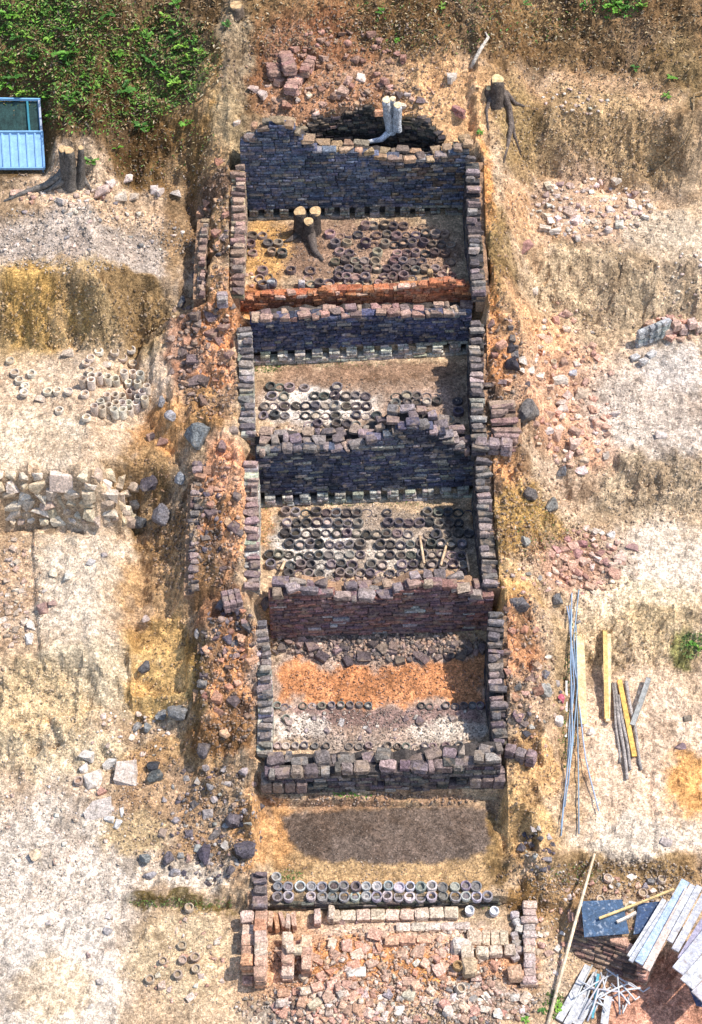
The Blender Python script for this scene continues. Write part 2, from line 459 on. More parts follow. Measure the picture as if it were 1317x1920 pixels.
def boulder_mesh(seed, mat):
    rng = random.Random(seed)
    bm = bmesh.new()
    bmesh.ops.create_icosphere(bm, subdivisions=3, radius=.5)
    planes = [(Vector((rng.gauss(0, 1), rng.gauss(0, 1), rng.gauss(0, 1))).normalized(), rng.uniform(.24, .40)) for _ in range(13)]
    from mathutils import noise as mn
    for v in bm.verts:
        for n, d in planes:
            e = v.co.dot(n)
            if e > d: v.co -= n * (e - d) * .97
        v.co += v.co.normalized() * (mn.noise(v.co * 4 + Vector((seed, 0, 0))) * .05 + mn.noise(v.co * 11 + Vector((seed, 3, 0))) * .025)
    me = bpy.data.meshes.new('boulder')
    bm.to_mesh(me); bm.free()
    me.materials.append(mat)
    return me
BR = [brick_mesh(i, M_BRICK) for i in range(10)]
BRB = [brick_mesh(100 + i, M_BRICK, True, .05) for i in range(14)]
BRW = [brick_mesh(300 + i, M_BRICK, False, .13) for i in range(8)]   # worn, rounded
RK = [rock_mesh(i, M_STONE, 13 + i % 6) for i in range(16)]
RKB = [rock_mesh(60 + i, M_STONE, 16, True) for i in range(12)]
BO = [boulder_mesh(i, M_BOULDER) for i in range(12)]

def mesh_arrays(me):
    v = np.zeros(len(me.vertices) * 3); me.vertices.foreach_get('co', v)
    me.calc_loop_triangles()
    t = np.zeros(len(me.loop_triangles) * 3, np.int32); me.loop_triangles.foreach_get('vertices', t)
    return v.reshape(-1, 3), t.reshape(-1, 3)
_cache = {}
def join_mesh(name, items, mat):
    """items: (mesh, matrix, colour) -> one mesh"""
    V = []; T = []; C = []; off = 0
    for me, M, c in items:
        if me.name not in _cache: _cache[me.name] = mesh_arrays(me)
        v, t = _cache[me.name]
        A = np.array(M)
        V.append(v @ A[:3, :3].T + A[:3, 3]); T.append(t + off); C.append(np.repeat(np.array([c], np.float32), len(v), 0)); off += len(v)
    V = np.concatenate(V); T = np.concatenate(T); C = np.concatenate(C)
    me = bpy.data.meshes.new(name)
    me.vertices.add(len(V)); me.vertices.foreach_set('co', V.ravel())
    me.loops.add(len(T) * 3); me.loops.foreach_set('vertex_index', T.ravel())
    me.polygons.add(len(T)); me.polygons.foreach_set('loop_start', np.arange(0, len(T) * 3, 3)); me.polygons.foreach_set('loop_total', np.full(len(T), 3))
    a = me.color_attributes.new('Col', 'FLOAT_COLOR', 'POINT')
    c4 = np.ones((len(V), 4), np.float32); c4[:, :3] = C
    a.data.foreach_set('color', c4.ravel())
    me.materials.append(mat)
    me.update(); me.validate()
    return me
def finish_pieces(parent, items, mat_mass, name='brick', limit=300, mass_name='brick_courses'):
    """the largest pieces as parts of their own, the rest joined"""
    order = sorted(range(len(items)), key=lambda i: -items[i][3])
    for i in sorted(order[:limit]):
        me, M, c, _ = items[i]
        place(name, me, M, parent, c)
    rest = [(items[i][0], items[i][1], items[i][2]) for i in order[limit:]]
    if rest:
        me = join_mesh(mass_name, rest, mat_mass)
        o = place(mass_name, me, Matrix.Identity(4), parent)
        o['kind'] = 'stuff'

def tube_mesh(name, pts, radii, mat, seg=8, cap=True, wob=0, seed=0):
    rng = random.Random(seed)
    pts = [Vector(p) for p in pts]
    V = []; F = []
    n = len(pts)
    ref = Vector((0, 0, 1))
    for i, p in enumerate(pts):
        t = (pts[min(i + 1, n - 1)] - pts[max(i - 1, 0)]).normalized()
        a = t.cross(ref)
        if a.length < .05: a = t.cross(Vector((1, 0, 0)))
        a.normalize(); b = t.cross(a)
        r = radii[i] if hasattr(radii, '__len__') else radii
        for k in range(seg):
            th = 2 * math.pi * k / seg
            rr = r * (1 + rng.uniform(-wob, wob))
            V.append(p + a * math.cos(th) * rr + b * math.sin(th) * rr)
    for i in range(n - 1):
        for k in range(seg):
            F.append((i * seg + k, i * seg + (k + 1) % seg, (i + 1) * seg + (k + 1) % seg, (i + 1) * seg + k))
    if cap:
        F.append(tuple(range(seg - 1, -1, -1))); F.append(tuple((n - 1) * seg + k for k in range(seg)))
    return mesh_from(name, V, F, mat, True)
def single(name, me, label, cat, group=None, color=(.5, .5, .5), origin=None):
    """a one-mesh thing whose vertices are in world space: move the origin to its base"""
    v = np.zeros(len(me.vertices) * 3); me.vertices.foreach_get('co', v); v = v.reshape(-1, 3)
    o0 = np.array([v[:, 0].mean(), v[:, 1].mean(), v[:, 2].min()]) if origin is None else np.array(origin)
    me.vertices.foreach_set('co', (v - o0).ravel()); me.update()
    o = place(name, me, TRS(o0), None, color)
    return tag(o, label, cat, group)
def plank_mesh(name, a, b, w, t, mat, up=(0, 0, 1), seed=0):
    """a sawn board between two points (its centre line), real thickness, slightly bevelled"""
    rng = random.Random(seed)
    a = Vector(a); b = Vector(b)
    x = (b - a).normalized(); s = Vector(up).cross(x).normalized(); u = x.cross(s)
    bm = bmesh.new()
    bmesh.ops.create_cube(bm, size=1)
    bmesh.ops.subdivide_edges(bm, edges=[e for e in bm.edges if abs((e.verts[0].co - e.verts[1].co).x) > .5], cuts=3)
    L = (b - a).length
    bow = rng.uniform(-.01, .01)
    for v in bm.verts:
        c = v.co.copy()
        q = a + x * (c.x + .5) * L + s * (c.y * w + bow * math.sin((c.x + .5) * math.pi)) + u * (c.z * t)
        v.co = q
    bmesh.ops.bevel(bm, geom=[e for e in bm.edges if len(e.link_faces) == 2 and e.link_faces[0].normal.dot(e.link_faces[1].normal) < .5], offset=min(w, t) * .12, segments=1, affect='EDGES')
    me = bpy.data.meshes.new(name)
    bm.to_mesh(me); bm.free()
    me.materials.append(mat)
    return me
_u = ['', 'first', 'second', 'third', 'fourth', 'fifth', 'sixth', 'seventh', 'eighth', 'ninth']
ORD = _u[1:] + ['tenth', 'eleventh', 'twelfth', 'thirteenth', 'fourteenth', 'fifteenth', 'sixteenth', 'seventeenth', 'eighteenth', 'nineteenth']
for _t, _o in (('twenty', 'twentieth'), ('thirty', 'thirtieth'), ('forty', 'fortieth'), ('fifty', 'fiftieth'), ('sixty', 'sixtieth')):
    ORD += [_o] + [_t + '-' + w for w in _u[1:]]

# ------------------------------------------------------------------ ground: one sheet with earth colours
BASE = np.array([.50, .385, .26])
COLR = np.repeat(np.repeat(BASE[None, None, :], ny, 0), nx, 1)
wn1 = fbm(XX, YY, .8, 71, 5, .75) * 1.5; wn2 = fbm(XX, YY, .5, 77, 5, .78) * 1.5
def zone(px, py, rx, ry, c, a=1.0, edge=.34, slope=12):
    """earth of another colour: an uneven patch on the ground about a point, radii in photograph pixels at that distance"""
    global COLR
    p = hit(px, py); m = mpp(p)
    dy = p[1] - CAM[1]; ang = math.atan2(CAM[2] - p[2], dy) + math.radians(slope)
    RX = rx * m; RY = ry * m / max(.35, math.sin(ang))
    d = np.sqrt(((XX - p[0] + wn1 * .28) / RX) ** 2 + ((YY - p[1] + wn2 * .28) / RY) ** 2)
    w = (1 - sstep(1 - edge, 1 + edge * .6, d)) * a
    COLR = COLR * (1 - w[..., None]) + np.array(c)[None, None, :] * w[..., None]
Z = zone
def zone_poly(pts, c, a=1.0, soft_=.06, warp=.10):
    """earth of another colour inside a ragged polygon on the ground"""
    global COLR
    W = [hit(*p)[:2] for p in pts]
    X = XX + wn1 * warp; Y = YY + wn2 * warp
    inside = np.zeros(XX.shape, bool); dmin = np.full(XX.shape, 9.0)
    n = len(W)
    for i in range(n):
        x0, y0 = W[i]; x1, y1 = W[(i + 1) % n]
        cr = ((y0 > Y) != (y1 > Y)) & (X < (x1 - x0) * (Y - y0) / (y1 - y0 + 1e-9) + x0)
        inside ^= cr
        L2 = (x1 - x0) ** 2 + (y1 - y0) ** 2
        t = np.clip(((X - x0) * (x1 - x0) + (Y - y0) * (y1 - y0)) / L2, 0, 1)
        dmin = np.minimum(dmin, np.hypot(X - x0 - t * (x1 - x0), Y - y0 - t * (y1 - y0)))
    w = (sstep(-soft_, soft_, np.where(inside, dmin, -dmin)) * a)[..., None]
    COLR = COLR * (1 - w) + np.array(c)[None, None, :] * w
# hillside
Z(660, 10, 950, 150, (.31, .205, .10)); Z(180, 110, 350, 200, (.13, .085, .04)); Z(640, 125, 190, 80, (.30, .15, .08)); Z(1000, 40, 300, 70, (.32, .21, .10)); Z(860, 45, 200, 60, (.21, .13, .06)); Z(1060, 20, 30, 60, (.09, .06, .03))
Z(1220, 70, 150, 90, (.22, .145, .075)); Z(1265, 150, 60, 60, (.25, .18, .09)); Z(432, 110, 34, 95, (.38, .31, .21)); Z(395, 150, 30, 40, (.5, .33, .13)); Z(300, 285, 110, 60, (.30, .19, .08))
Z(235, 245, 110, 40, (.10, .06, .025)); Z(430, 215, 36, 60, (.42, .33, .2)); Z(820, 190, 150, 65, (.6, .39, .21)); Z(620, 180, 130, 45, (.42, .24, .14))
Z(1120, 190, 170, 60, (.52, .36, .22)); Z(1100, 265, 190, 60, (.44, .32, .18)); Z(980, 270, 40, 60, (.36, .26, .13))
# left terraces
Z(190, 370, 190, 45, (.58, .44, .30)); Z(150, 455, 230, 65, (.44, .39, .34)); Z(330, 430, 35, 110, (.34, .24, .14)); Z(150, 585, 240, 62, (.38, .28, .15)); Z(60, 555, 70, 40, (.50, .33, .12))
Z(110, 620, 60, 30, (.46, .31, .12)); Z(265, 600, 70, 45, (.26, .18, .09)); Z(120, 770, 300, 120, (.62, .50, .37)); Z(60, 820, 120, 60, (.68, .58, .44)); Z(300, 815, 60, 55, (.56, .33, .15))
Z(270, 930, 60, 60, (.30, .20, .10)); Z(180, 1090, 220, 110, (.61, .53, .42)); Z(290, 1110, 80, 80, (.55, .37, .20)); Z(300, 1215, 62, 55, (.62, .42, .18)); Z(345, 1250, 35, 70, (.36, .23, .08))
Z(310, 1010, 60, 40, (.34, .22, .11)); Z(180, 1265, 120, 50, (.58, .50, .36)); Z(60, 1330, 110, 70, (.62, .49, .30)); Z(300, 1300, 70, 40, (.56, .40, .18)); Z(130, 1420, 160, 40, (.60, .50, .34))  # first patch paints the embankment's cast shadow into the earth colour
Z(90, 1700, 200, 260, (.55, .50, .43)); Z(100, 1850, 90, 70, (.66, .54, .36)); Z(50, 1830, 60, 60, (.6, .58, .54)); Z(330, 1430, 110, 50, (.50, .34, .18)); Z(320, 1500, 110, 60, (.40, .28, .17))
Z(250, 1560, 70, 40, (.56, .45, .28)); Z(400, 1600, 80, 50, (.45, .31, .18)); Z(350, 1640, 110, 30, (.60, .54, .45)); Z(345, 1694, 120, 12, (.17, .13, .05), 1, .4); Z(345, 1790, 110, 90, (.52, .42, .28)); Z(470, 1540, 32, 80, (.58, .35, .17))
Z(20, 1110, 50, 110, (.50, .37, .25)); zone_poly([(-80, 1695), (222, 1690), (220, 1990), (-80, 1990)], (.57, .525, .46), .75, .05, .06); zone_poly([(250, 1172), (352, 1166), (352, 1290), (248, 1298)], (.60, .41, .18), .8, .05, .08); Z(100, 1850, 80, 60, (.62, .51, .36), .8)
# kiln shoulders and top
Z(400, 660, 50, 95, (.60, .30, .145)); Z(345, 660, 40, 80, (.34, .19, .12)); Z(385, 770, 60, 50, (.40, .24, .11)); Z(425, 905, 45, 75, (.64, .34, .19)); Z(415, 1010, 45, 95, (.60, .32, .16))
Z(385, 1070, 40, 50, (.27, .17, .09)); Z(435, 1280, 58, 110, (.62, .33, .155)); Z(420, 1150, 50, 40, (.30, .17, .10)); Z(420, 1385, 70, 30, (.26, .15, .07)); Z(372, 1270, 16, 90, (.18, .12, .05), .9)  # dark patch at the embankment's lower front paints its shade into the earth
Z(405, 420, 26, 130, (.45, .30, .16)); Z(358, 430, 14, 130, (.20, .13, .07), .9); Z(470, 575, 60, 22, (.60, .32, .14)); Z(910, 440, 24, 160, (.60, .31, .12)); Z(945, 480, 36, 80, (.34, .24, .11))
Z(935, 660, 45, 70, (.62, .33, .16)); Z(930, 790, 55, 45, (.26, .17, .10)); Z(930, 880, 50, 50, (.62, .36, .18)); Z(950, 970, 40, 70, (.46, .30, .12)); Z(975, 1210, 45, 100, (.60, .32, .17)); Z(960, 1090, 60, 40, (.52, .34, .15))
Z(985, 1310, 60, 50, (.52, .38, .26)); Z(990, 1430, 60, 60, (.58, .38, .19)); Z(985, 1560, 60, 70, (.58, .40, .20)); Z(1000, 1680, 60, 40, (.30, .19, .08))
for _i, (_x, _y) in enumerate([(370, 620), (430, 740), (355, 720), (380, 900), (400, 960), (440, 1060), (395, 1010), (400, 1230), (460, 1330), (480, 1200), (420, 1320), (400, 350), (420, 470), (940, 610), (920, 740), (960, 800), (945, 1000), (920, 930), (960, 1300), (990, 1170), (940, 1420), (1000, 1360), (975, 860)]):
    Z(_x, _y, 16 + 5 * (_i % 3), 14 + 4 * (_i % 4), [(.15, .095, .06), (.22, .14, .08), (.12, .08, .06)][_i % 3], .85, .4)
# chamber floors
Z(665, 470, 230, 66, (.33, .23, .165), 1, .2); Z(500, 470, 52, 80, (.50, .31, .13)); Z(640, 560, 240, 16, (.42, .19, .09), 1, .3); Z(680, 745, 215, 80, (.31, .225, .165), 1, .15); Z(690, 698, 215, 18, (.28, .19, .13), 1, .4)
Z(600, 762, 115, 46, (.64, .60, .54), 1); Z(790, 750, 70, 30, (.42, .32, .26)); Z(690, 1015, 220, 78, (.31, .26, .21), 1, .15); Z(600, 1020, 90, 54, (.62, .59, .54), .95); Z(740, 1040, 60, 45, (.58, .53, .46), .8); Z(505, 990, 28, 45, (.50, .31, .17))
Z(700, 1300, 240, 120, (.42, .33, .27), 1, .12); zone_poly([(512, 1248), (600, 1240), (700, 1252), (800, 1240), (915, 1235), (915, 1318), (700, 1322), (512, 1320)], (.56, .27, .13), 1, .10, .30); zone_poly([(540, 1330), (880, 1326), (900, 1352), (760, 1366), (560, 1358)], (.27, .19, .175), .9, .06, .14); Z(560, 1370, 60, 26, (.60, .55, .49)); Z(840, 1375, 80, 24, (.58, .53, .46)); Z(700, 1395, 200, 14, (.38, .32, .27))
Z(700, 1500, 240, 16, (.33, .22, .14)); Z(720, 1610, 240, 100, (.43, .30, .16), 1, .1); Z(525, 1560, 32, 70, (.56, .33, .15)); zone_poly([(524, 1521), (930, 1512), (938, 1596), (870, 1612), (760, 1618), (640, 1617), (572, 1602), (538, 1565)], (.145, .115, .095), 1, .05, .12); Z(720, 1680, 230, 18, (.17, .14, .10)); Z(930, 1590, 14, 80, (.25, .17, .08))  # narrow strip at the right end paints the side wall's cast shadow
# platform and the heap in front
Z(730, 1800, 290, 90, (.58, .345, .21)); Z(760, 1740, 190, 30, (.60, .47, .36)); Z(690, 1800, 130, 40, (.60, .31, .14)); Z(820, 1820, 60, 40, (.58, .30, .12)); Z(560, 1900, 110, 40, (.36, .31, .25)); Z(900, 1880, 90, 40, (.48, .40, .33))
# right terraces
Z(1120, 395, 160, 75, (.54, .39, .27)); Z(1000, 440, 50, 80, (.58, .38, .22)); Z(1260, 450, 90, 80, (.54, .46, .35)); Z(1140, 545, 190, 60, (.50, .40, .27)); Z(1060, 520, 60, 50, (.58, .46, .3)); Z(1010, 640, 80, 70, (.66, .43, .25))
Z(1080, 770, 120, 120, (.60, .38, .25)); Z(1230, 770, 140, 110, (.55, .49, .42)); Z(1270, 690, 70, 50, (.56, .52, .47)); Z(1220, 920, 130, 50, (.52, .42, .29)); Z(1010, 985, 75, 55, (.44, .29, .11)); Z(1060, 900, 60, 40, (.48, .36, .25))
Z(1080, 1060, 90, 60, (.48, .31, .22)); Z(1240, 1050, 110, 80, (.63, .56, .46)); Z(1190, 1130, 130, 45, (.66, .56, .40)); Z(1200, 1200, 140, 45, (.62, .49, .30)); Z(1210, 1400, 150, 170, (.64, .50, .37)); Z(1300, 1470, 50, 70, (.62, .35, .14))
Z(1200, 1570, 140, 45, (.64, .57, .47)); Z(1070, 1440, 35, 130, (.52, .37, .24)); Z(1060, 1330, 20, 200, (.40, .29, .16), .7); Z(1170, 1640, 170, 34, (.31, .22, .115)); Z(1060, 1700, 60, 60, (.38, .26, .14)); Z(1240, 1890, 120, 100, (.56, .31, .22)); Z(1040, 1850, 40, 80, (.47, .38, .28))
Z(1290, 1215, 22, 30, (.16, .19, .05), .8)
# steep banks are darker; speckle at the scale of clods
k = (STEEP * (1 - soft))[..., None]
clod = fbm(XX, YY, .12, 91, 4, .8)[..., None]; patch = fbm(XX, YY, 1.1, 97, 5, .6)[..., None]
COLR = COLR * (1 - .12 * k) * (1 + .34 * clod) * (1 + .22 * patch)
st = (sstep(.12, .26, fbm(XX, YY, 1.0, 111, 5, .7)) * .26)[..., None]; pl = (sstep(.14, .3, fbm(XX, YY, .8, 117, 5, .7)) * .4)[..., None] * (1 - soft[..., None])
COLR = COLR * (1 - st * np.array([.9, 1.0, 1.1]))
COLR = COLR * (1 - pl) + (COLR * .6 + np.array([.60, .53, .44]) * .5) * pl * np.clip(COLR.mean(-1, keepdims=True) / .3, 0, 1) + COLR * pl * (1 - np.clip(COLR.mean(-1, keepdims=True) / .3, 0, 1))
red = np.clip(fbm(XX, YY, .5, 103, 5, .7), 0, 1)[..., None] * .35
COLR = COLR * (1 - red) + COLR * np.array([1.12, .88, .72]) * red
COLR = COLR * np.array([1.06, .985, .93])
COLR = np.clip(COLR, .012, .82)
# nearly black earth inside the pit
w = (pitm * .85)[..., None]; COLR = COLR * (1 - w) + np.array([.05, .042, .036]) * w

ext = [1.5, 4, 10, 25, 60]
ax = np.concatenate([[GX0 - e for e in ext[::-1]], gx, [GX1 + e for e in ext]])
ay = np.concatenate([[GY0 - e for e in ext[::-1]], gy, [GY1 + e for e in ext]])
AX, AY = np.meshgrid(ax, ay)
AZ = sample(HM, AX, AY) + np.where(AY > GY1, (AY - GY1) * .45, 0) + np.where(AY < GY0, (AY - GY0) * .12, 0)
ci = np.clip(np.round((AX - GX0) / GD).astype(int), 0, nx - 1); cj = np.clip(np.round((AY - GY0) / GD).astype(int), 0, ny - 1)
AC = COLR[cj, ci]
nX, nY = len(ax), len(ay)
me = bpy.data.meshes.new('ground')
me.vertices.add(nX * nY); me.vertices.foreach_set('co', np.stack([AX, AY, AZ], -1).ravel())
idx = np.arange(nX * nY).reshape(nY, nX)
Q = np.stack([idx[:-1, :-1], idx[:-1, 1:], idx[1:, 1:], idx[1:, :-1]], -1).reshape(-1, 4)
me.loops.add(Q.size); me.loops.foreach_set('vertex_index', Q.ravel())
me.polygons.add(len(Q)); me.polygons.foreach_set('loop_start', np.arange(0, Q.size, 4)); me.polygons.foreach_set('loop_total', np.full(len(Q), 4))
me.polygons.foreach_set('use_smooth', np.zeros(len(Q), bool))
a = me.color_attributes.new('Col', 'FLOAT_COLOR', 'POINT')
c4 = np.ones((nX * nY, 4), np.float32); c4[:, :3] = AC.reshape(-1, 3)
a.data.foreach_set('color', c4.ravel())
me.materials.append(M_GROUND); me.update()
ground = bpy.data.objects.new('ground', me); COL.objects.link(ground)
tag(ground, 'terraced excavated hillside of cream, ochre and red earth', 'ground', None, 'structure')
def gcol(x, y):
    i = int(np.clip(round((x - GX0) / GD), 0, nx - 1)); j = int(np.clip(round((y - GY0) / GD), 0, ny - 1))
    return COLR[j, i]

# ------------------------------------------------------------------ kiln walls
def wall_plane_top(A, B, poly):
    """photograph points on the wall's vertical plane -> (s, z) arrays"""
    A = np.array(A); B = np.array(B)
    d = (B - A)[:2]; L = np.hypot(*d); d = d / L; n = np.array([-d[1], d[0]])
    S = []; Zz = []
    for px, py in poly:
        r = ray(px, py)
        k = np.dot(A[:2] - CAM[:2], n) / np.dot(r[:2], n)
        p = CAM + r * k
        S.append(np.dot(p[:2] - A[:2], d)); Zz.append(p[2])
    o = np.argsort(S)
    return np.array(S)[o], np.array(Zz)[o]
class Path:
    def __init__(s, pts):
        s.p = np.array([[q[0], q[1]] for q in pts], float)
        s.l = np.concatenate([[0], np.cumsum(np.hypot(*np.diff(s.p, axis=0).T))]); s.L = s.l[-1]
    def __call__(s, t):
        x = np.interp(t, s.l, s.p[:, 0]); y = np.interp(t, s.l, s.p[:, 1])
        i = int(np.clip(np.searchsorted(s.l, t) - 1, 0, len(s.p) - 2))
        d = s.p[i + 1] - s.p[i]; d = d / np.hypot(*d)
        return np.array([x, y]), d
def brick_wall(name, label, cat, pts, zb, ztop, seed, pal, hc=.075, bl=.25, depth=.2, holes=(), cap=(0, .2), cappal=None, gap=.006, jd=.02, tilt=.035,
               group=None, limit=300, front=1, core=True, broken=.1, capsize=(.24, .2, .09), skip=.0, lean=0.0, meshes=None, proud=0):
    """bricks in courses on a path; the face looks to the path's right hand side (front=1) or left (-1)"""
    rng = random.Random(seed)
    P = Path(pts)
    zbf = zb if callable(zb) else (lambda s: zb)
    zmin = min(zbf(P.L * i / 20) for i in range(21))
    zmax = max(ztop(P.L * i / 60) for i in range(61))
    items = []
    n = int((zmax - zmin) / hc) + 1
    root = empty(name, (P(P.L / 2)[0][0], P(P.L / 2)[0][1], zmin), label, cat, group)
    root['kind'] = 'thing'
    pool = meshes or BR
    def put(s, z, L, D, H, back, c, mesh, yaw=0.0):
        q, d = P(s)
        nn = np.array([d[1], -d[0]]) * front
        c2 = q - nn * (back + D / 2 + lean * (z - zmin))
        x = Vector((d[0], d[1], 0)); y = Vector((-nn[0], -nn[1], 0)); zz = Vector((0, 0, 1))
        if front == -1: x = -x
        R = Euler((rng.uniform(-tilt, tilt), rng.uniform(-tilt, tilt), rng.uniform(-tilt, tilt) + yaw)).to_matrix()
        ax_ = [R @ x, R @ y, R @ zz]
        if proud and z - zmin < proud: c2 = c2 + nn * .07
        items.append((mesh, frame(ax_[0], ax_[1], ax_[2], (c2[0], c2[1], z), (L, D, H)), c, L * H + .5 * L * D))
    for i in range(n):
        z0 = zmin + i * hc
        s = -(i % 2) * bl * .5 - rng.uniform(0, .05)
        while s < P.L:
            L = bl * rng.uniform(.55, 1.3)
            a, b = max(0, s), min(P.L, s + L); s += L
            if b - a < .05: continue
            m = (a + b) / 2
            if z0 + hc * .7 > ztop(m) or z0 + hc < zbf(m) - .06: continue
            if rng.random() < skip: continue
            segs = [(a, b)]
            for h0, h1, hz0, hz1 in holes:
                if z0 + hc * .6 > hz0 and z0 + hc * .4 < hz1:
                    new = []
                    for u, v in segs:
                        if v <= h0 or u >= h1: new.append((u, v)); continue
                        if h0 - u > .04: new.append((u, h0))
                        if v - h1 > .04: new.append((h1, v))
                    segs = new
            for u, v in segs:
                put((u + v) / 2, z0 + hc / 2, v - u - gap, depth, hc - gap, rng.uniform(-jd, jd), pal(m, z0, rng), rng.choice(pool))
    rows, cd = cap
    cp = cappal or pal
    for r in range(rows):
        s = rng.uniform(0, .1)
        while s < P.L:
            L = capsize[0] * rng.choice((.45, .7, .85, 1.0, 1.1, 1.25))
            m = s + L / 2; s += L + gap * rng.uniform(.5, 4)
            if m > P.L: break
            if rng.random() < .16: continue
            zt = ztop(m) + rng.uniform(-.075, .02) - (.05 if rng.random() < .2 else 0)
            me_ = rng.choice(BRB) if rng.random() < broken + .25 else rng.choice(BRW)
            put(m, zt + capsize[2] * .25, L, capsize[1] * rng.uniform(.6, 1.12), capsize[2] * rng.uniform(.7, 1.3), -.02 + r * cd + rng.uniform(-.05, .04), cp(m, zt, rng), me_, rng.uniform(-.25, .25))
    finish_pieces(root, items, M_BRICKA, 'brick', limit)
    if core and lean < .1:
        V = []; F = []
        K = 40
        for i in range(K + 1):
            s = P.L * i / K
            q, d = P(s); nn = np.array([d[1], -d[0]]) * front
            f = q - nn * (depth - .03 if holes else depth * .35); bk = q - nn * (depth + .08 + max(0, rows - 1) * cd)
            zt = max(ztop(s) - .11 + .05 * math.sin(s * 13) * math.sin(s * 29 + seed), zbf(s)); z0 = zbf(s) - .25
            V += [(f[0], f[1], z0), (f[0], f[1], zt), (bk[0], bk[1], zt), (bk[0], bk[1], z0)]
        for i in range(K):
            o = i * 4
            for u, v in ((0, 1), (1, 2), (2, 3), (3, 0)): F.append((o + u, o + v, o + 4 + v, o + 4 + u))
        F.append((0, 3, 2, 1)); F.append((K * 4, K * 4 + 1, K * 4 + 2, K * 4 + 3))
        cm = mesh_from('mortar_core', V, F, M_SOIL)
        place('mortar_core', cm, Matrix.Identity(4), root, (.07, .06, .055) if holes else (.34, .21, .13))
    return root
def top_fn(A, B, poly):
    S, Zv = wall_plane_top(A, B, poly)
    return lambda s: float(np.interp(s, S, Zv))
def holes_px(A, B, pxs, pys, w, h):
    out = []
    for px, py in zip(pxs, pys):
        S, Zv = wall_plane_top(A, B, [(px - w / 2, py + h / 2), (px + w / 2, py - h / 2)])
        out.append((S[0], S[1], min(Zv), max(Zv)))
    return out
def mottle(c, s, z, rng):
    k = float(vnoise(s + 7, z * 1.6, .5, 5)); b = float(vnoise(s + 31, z * 1.3, .8, 9))
    f = .55 + .95 * k
    c = (c[0] * f * (1 - .12 * b), c[1] * f, c[2] * f * (1 + .24 * b))  # bluish shift paints blue sky light on shaded faces into the brick colour
    return jit(c, .32, rng)
def two_tone(base, light, p, blue=0):
    def f(s, z, rng):
        if rng.random() < p: return jit(light, .35, rng)
        return jit(base, .45, rng)
    return f
DARK = (.062, .055, .06)
def pal_w1(s, z, rng):
    r = rng.random()
    if r < .14: return jit((.22, .2, .19), .3, rng)
    if s > 3.1 and r < .4: return jit((.15, .11, .085), .3, rng)
    if z < 4.65 + .24: return jit((.26, .24, .21), .3, rng)
    return mottle((.10, .103, .125), s, z, rng)
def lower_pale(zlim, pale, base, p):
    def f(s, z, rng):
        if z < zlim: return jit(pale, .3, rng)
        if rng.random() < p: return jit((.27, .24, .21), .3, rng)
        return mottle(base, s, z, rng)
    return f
PINK = (.40, .24, .19)
def pal_rubble(s, z, rng): return jit(rng.choice([(.40, .24, .19), (.30, .19, .16), (.45, .31, .24), (.22, .16, .14)]), .25, rng)
def pal_greybrick(s, z, rng): return jit(rng.choice([(.22, .18, .175), (.16, .13, .13), (.28, .22, .20), (.30, .21, .17)]), .25, rng)
def pal_red(s, z, rng): return jit(rng.choice([(.46, .165, .075), (.38, .125, .06), (.52, .21, .10), (.30, .115, .065)]), .25, rng)

A, B = wall_ends('w1')
brick_wall('kiln_back_wall', 'tall sooty blue-black brick wall behind the topmost chamber, broken top edge', 'kiln wall', [A, B], 4.65,
           top_fn(A, B, [(455, 275), (475, 262), (500, 248), (530, 236), (545, 246), (570, 264), (600, 286), (640, 289), (700, 291), (740, 300), (800, 304), (850, 292), (875, 282)]),
           11, pal_w1, holes=holes_px(A, B, [462 + 28.4 * i for i in range(14)], [401 - .3 * i for i in range(14)], 10, 15), cap=(2, .2),
           cappal=lambda s, z, rng: jit((.36, .24, .15) if rng.random() < .6 else (.2, .15, .12), .3, rng), hc=.066, bl=.24, lean=.05)
A, B = wall_ends('red')
brick_wall('red_brick_wall', 'low red brick wall below the topmost chamber floor', 'kiln wall', [A, B], 4.2,
           top_fn(A, B, [(430, 566), (470, 558), (540, 551), (640, 545), (740, 541), (780, 533), (840, 529), (880, 533), (910, 548)]), 12, pal_red,
           cap=(1, .2), cappal=lambda s, z, rng: jit(rng.choice([(.46, .2, .11), (.40, .15, .07), (.54, .33, .24)]), .25, rng), hc=.07, depth=.18, capsize=(.2, .16, .06))
A, B = wall_ends('w2')
brick_wall('kiln_back_wall', 'blue-black brick wall with row of square flues behind second chamber', 'kiln wall', [A, B], 3.32,
           top_fn(A, B, [(470, 604), (520, 596), (600, 592), (680, 591), (780, 588), (880, 585)]), 13, lower_pale(3.32 + .26, (.50, .46, .38), (.085, .08, .105), .10), proud=.27,
           holes=holes_px(A, B, [482 + 32.3 * i for i in range(13)], [667 - 1.5 * i for i in range(13)], 12, 13), cap=(2, .17), cappal=pal_rubble, hc=.064, bl=.24, broken=.35, capsize=(.2, .18, .085))
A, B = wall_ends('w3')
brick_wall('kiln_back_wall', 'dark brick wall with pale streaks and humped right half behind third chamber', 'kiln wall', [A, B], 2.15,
           top_fn(A, B, [(480, 856), (505, 848), (650, 846), (672, 844), (700, 830), (730, 816), (776, 802), (818, 813), (851, 833), (885, 856), (895, 860)]), 14, lower_pale(2.15 + .24, (.44, .41, .35), (.095, .087, .10), .2), proud=.25,  # extra paler bricks stand for pale mortar and painted sunlit course edges
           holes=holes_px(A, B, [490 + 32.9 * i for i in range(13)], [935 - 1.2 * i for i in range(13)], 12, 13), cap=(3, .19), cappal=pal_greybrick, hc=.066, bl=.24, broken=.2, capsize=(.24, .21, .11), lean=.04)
A, B = wall_ends('w4')
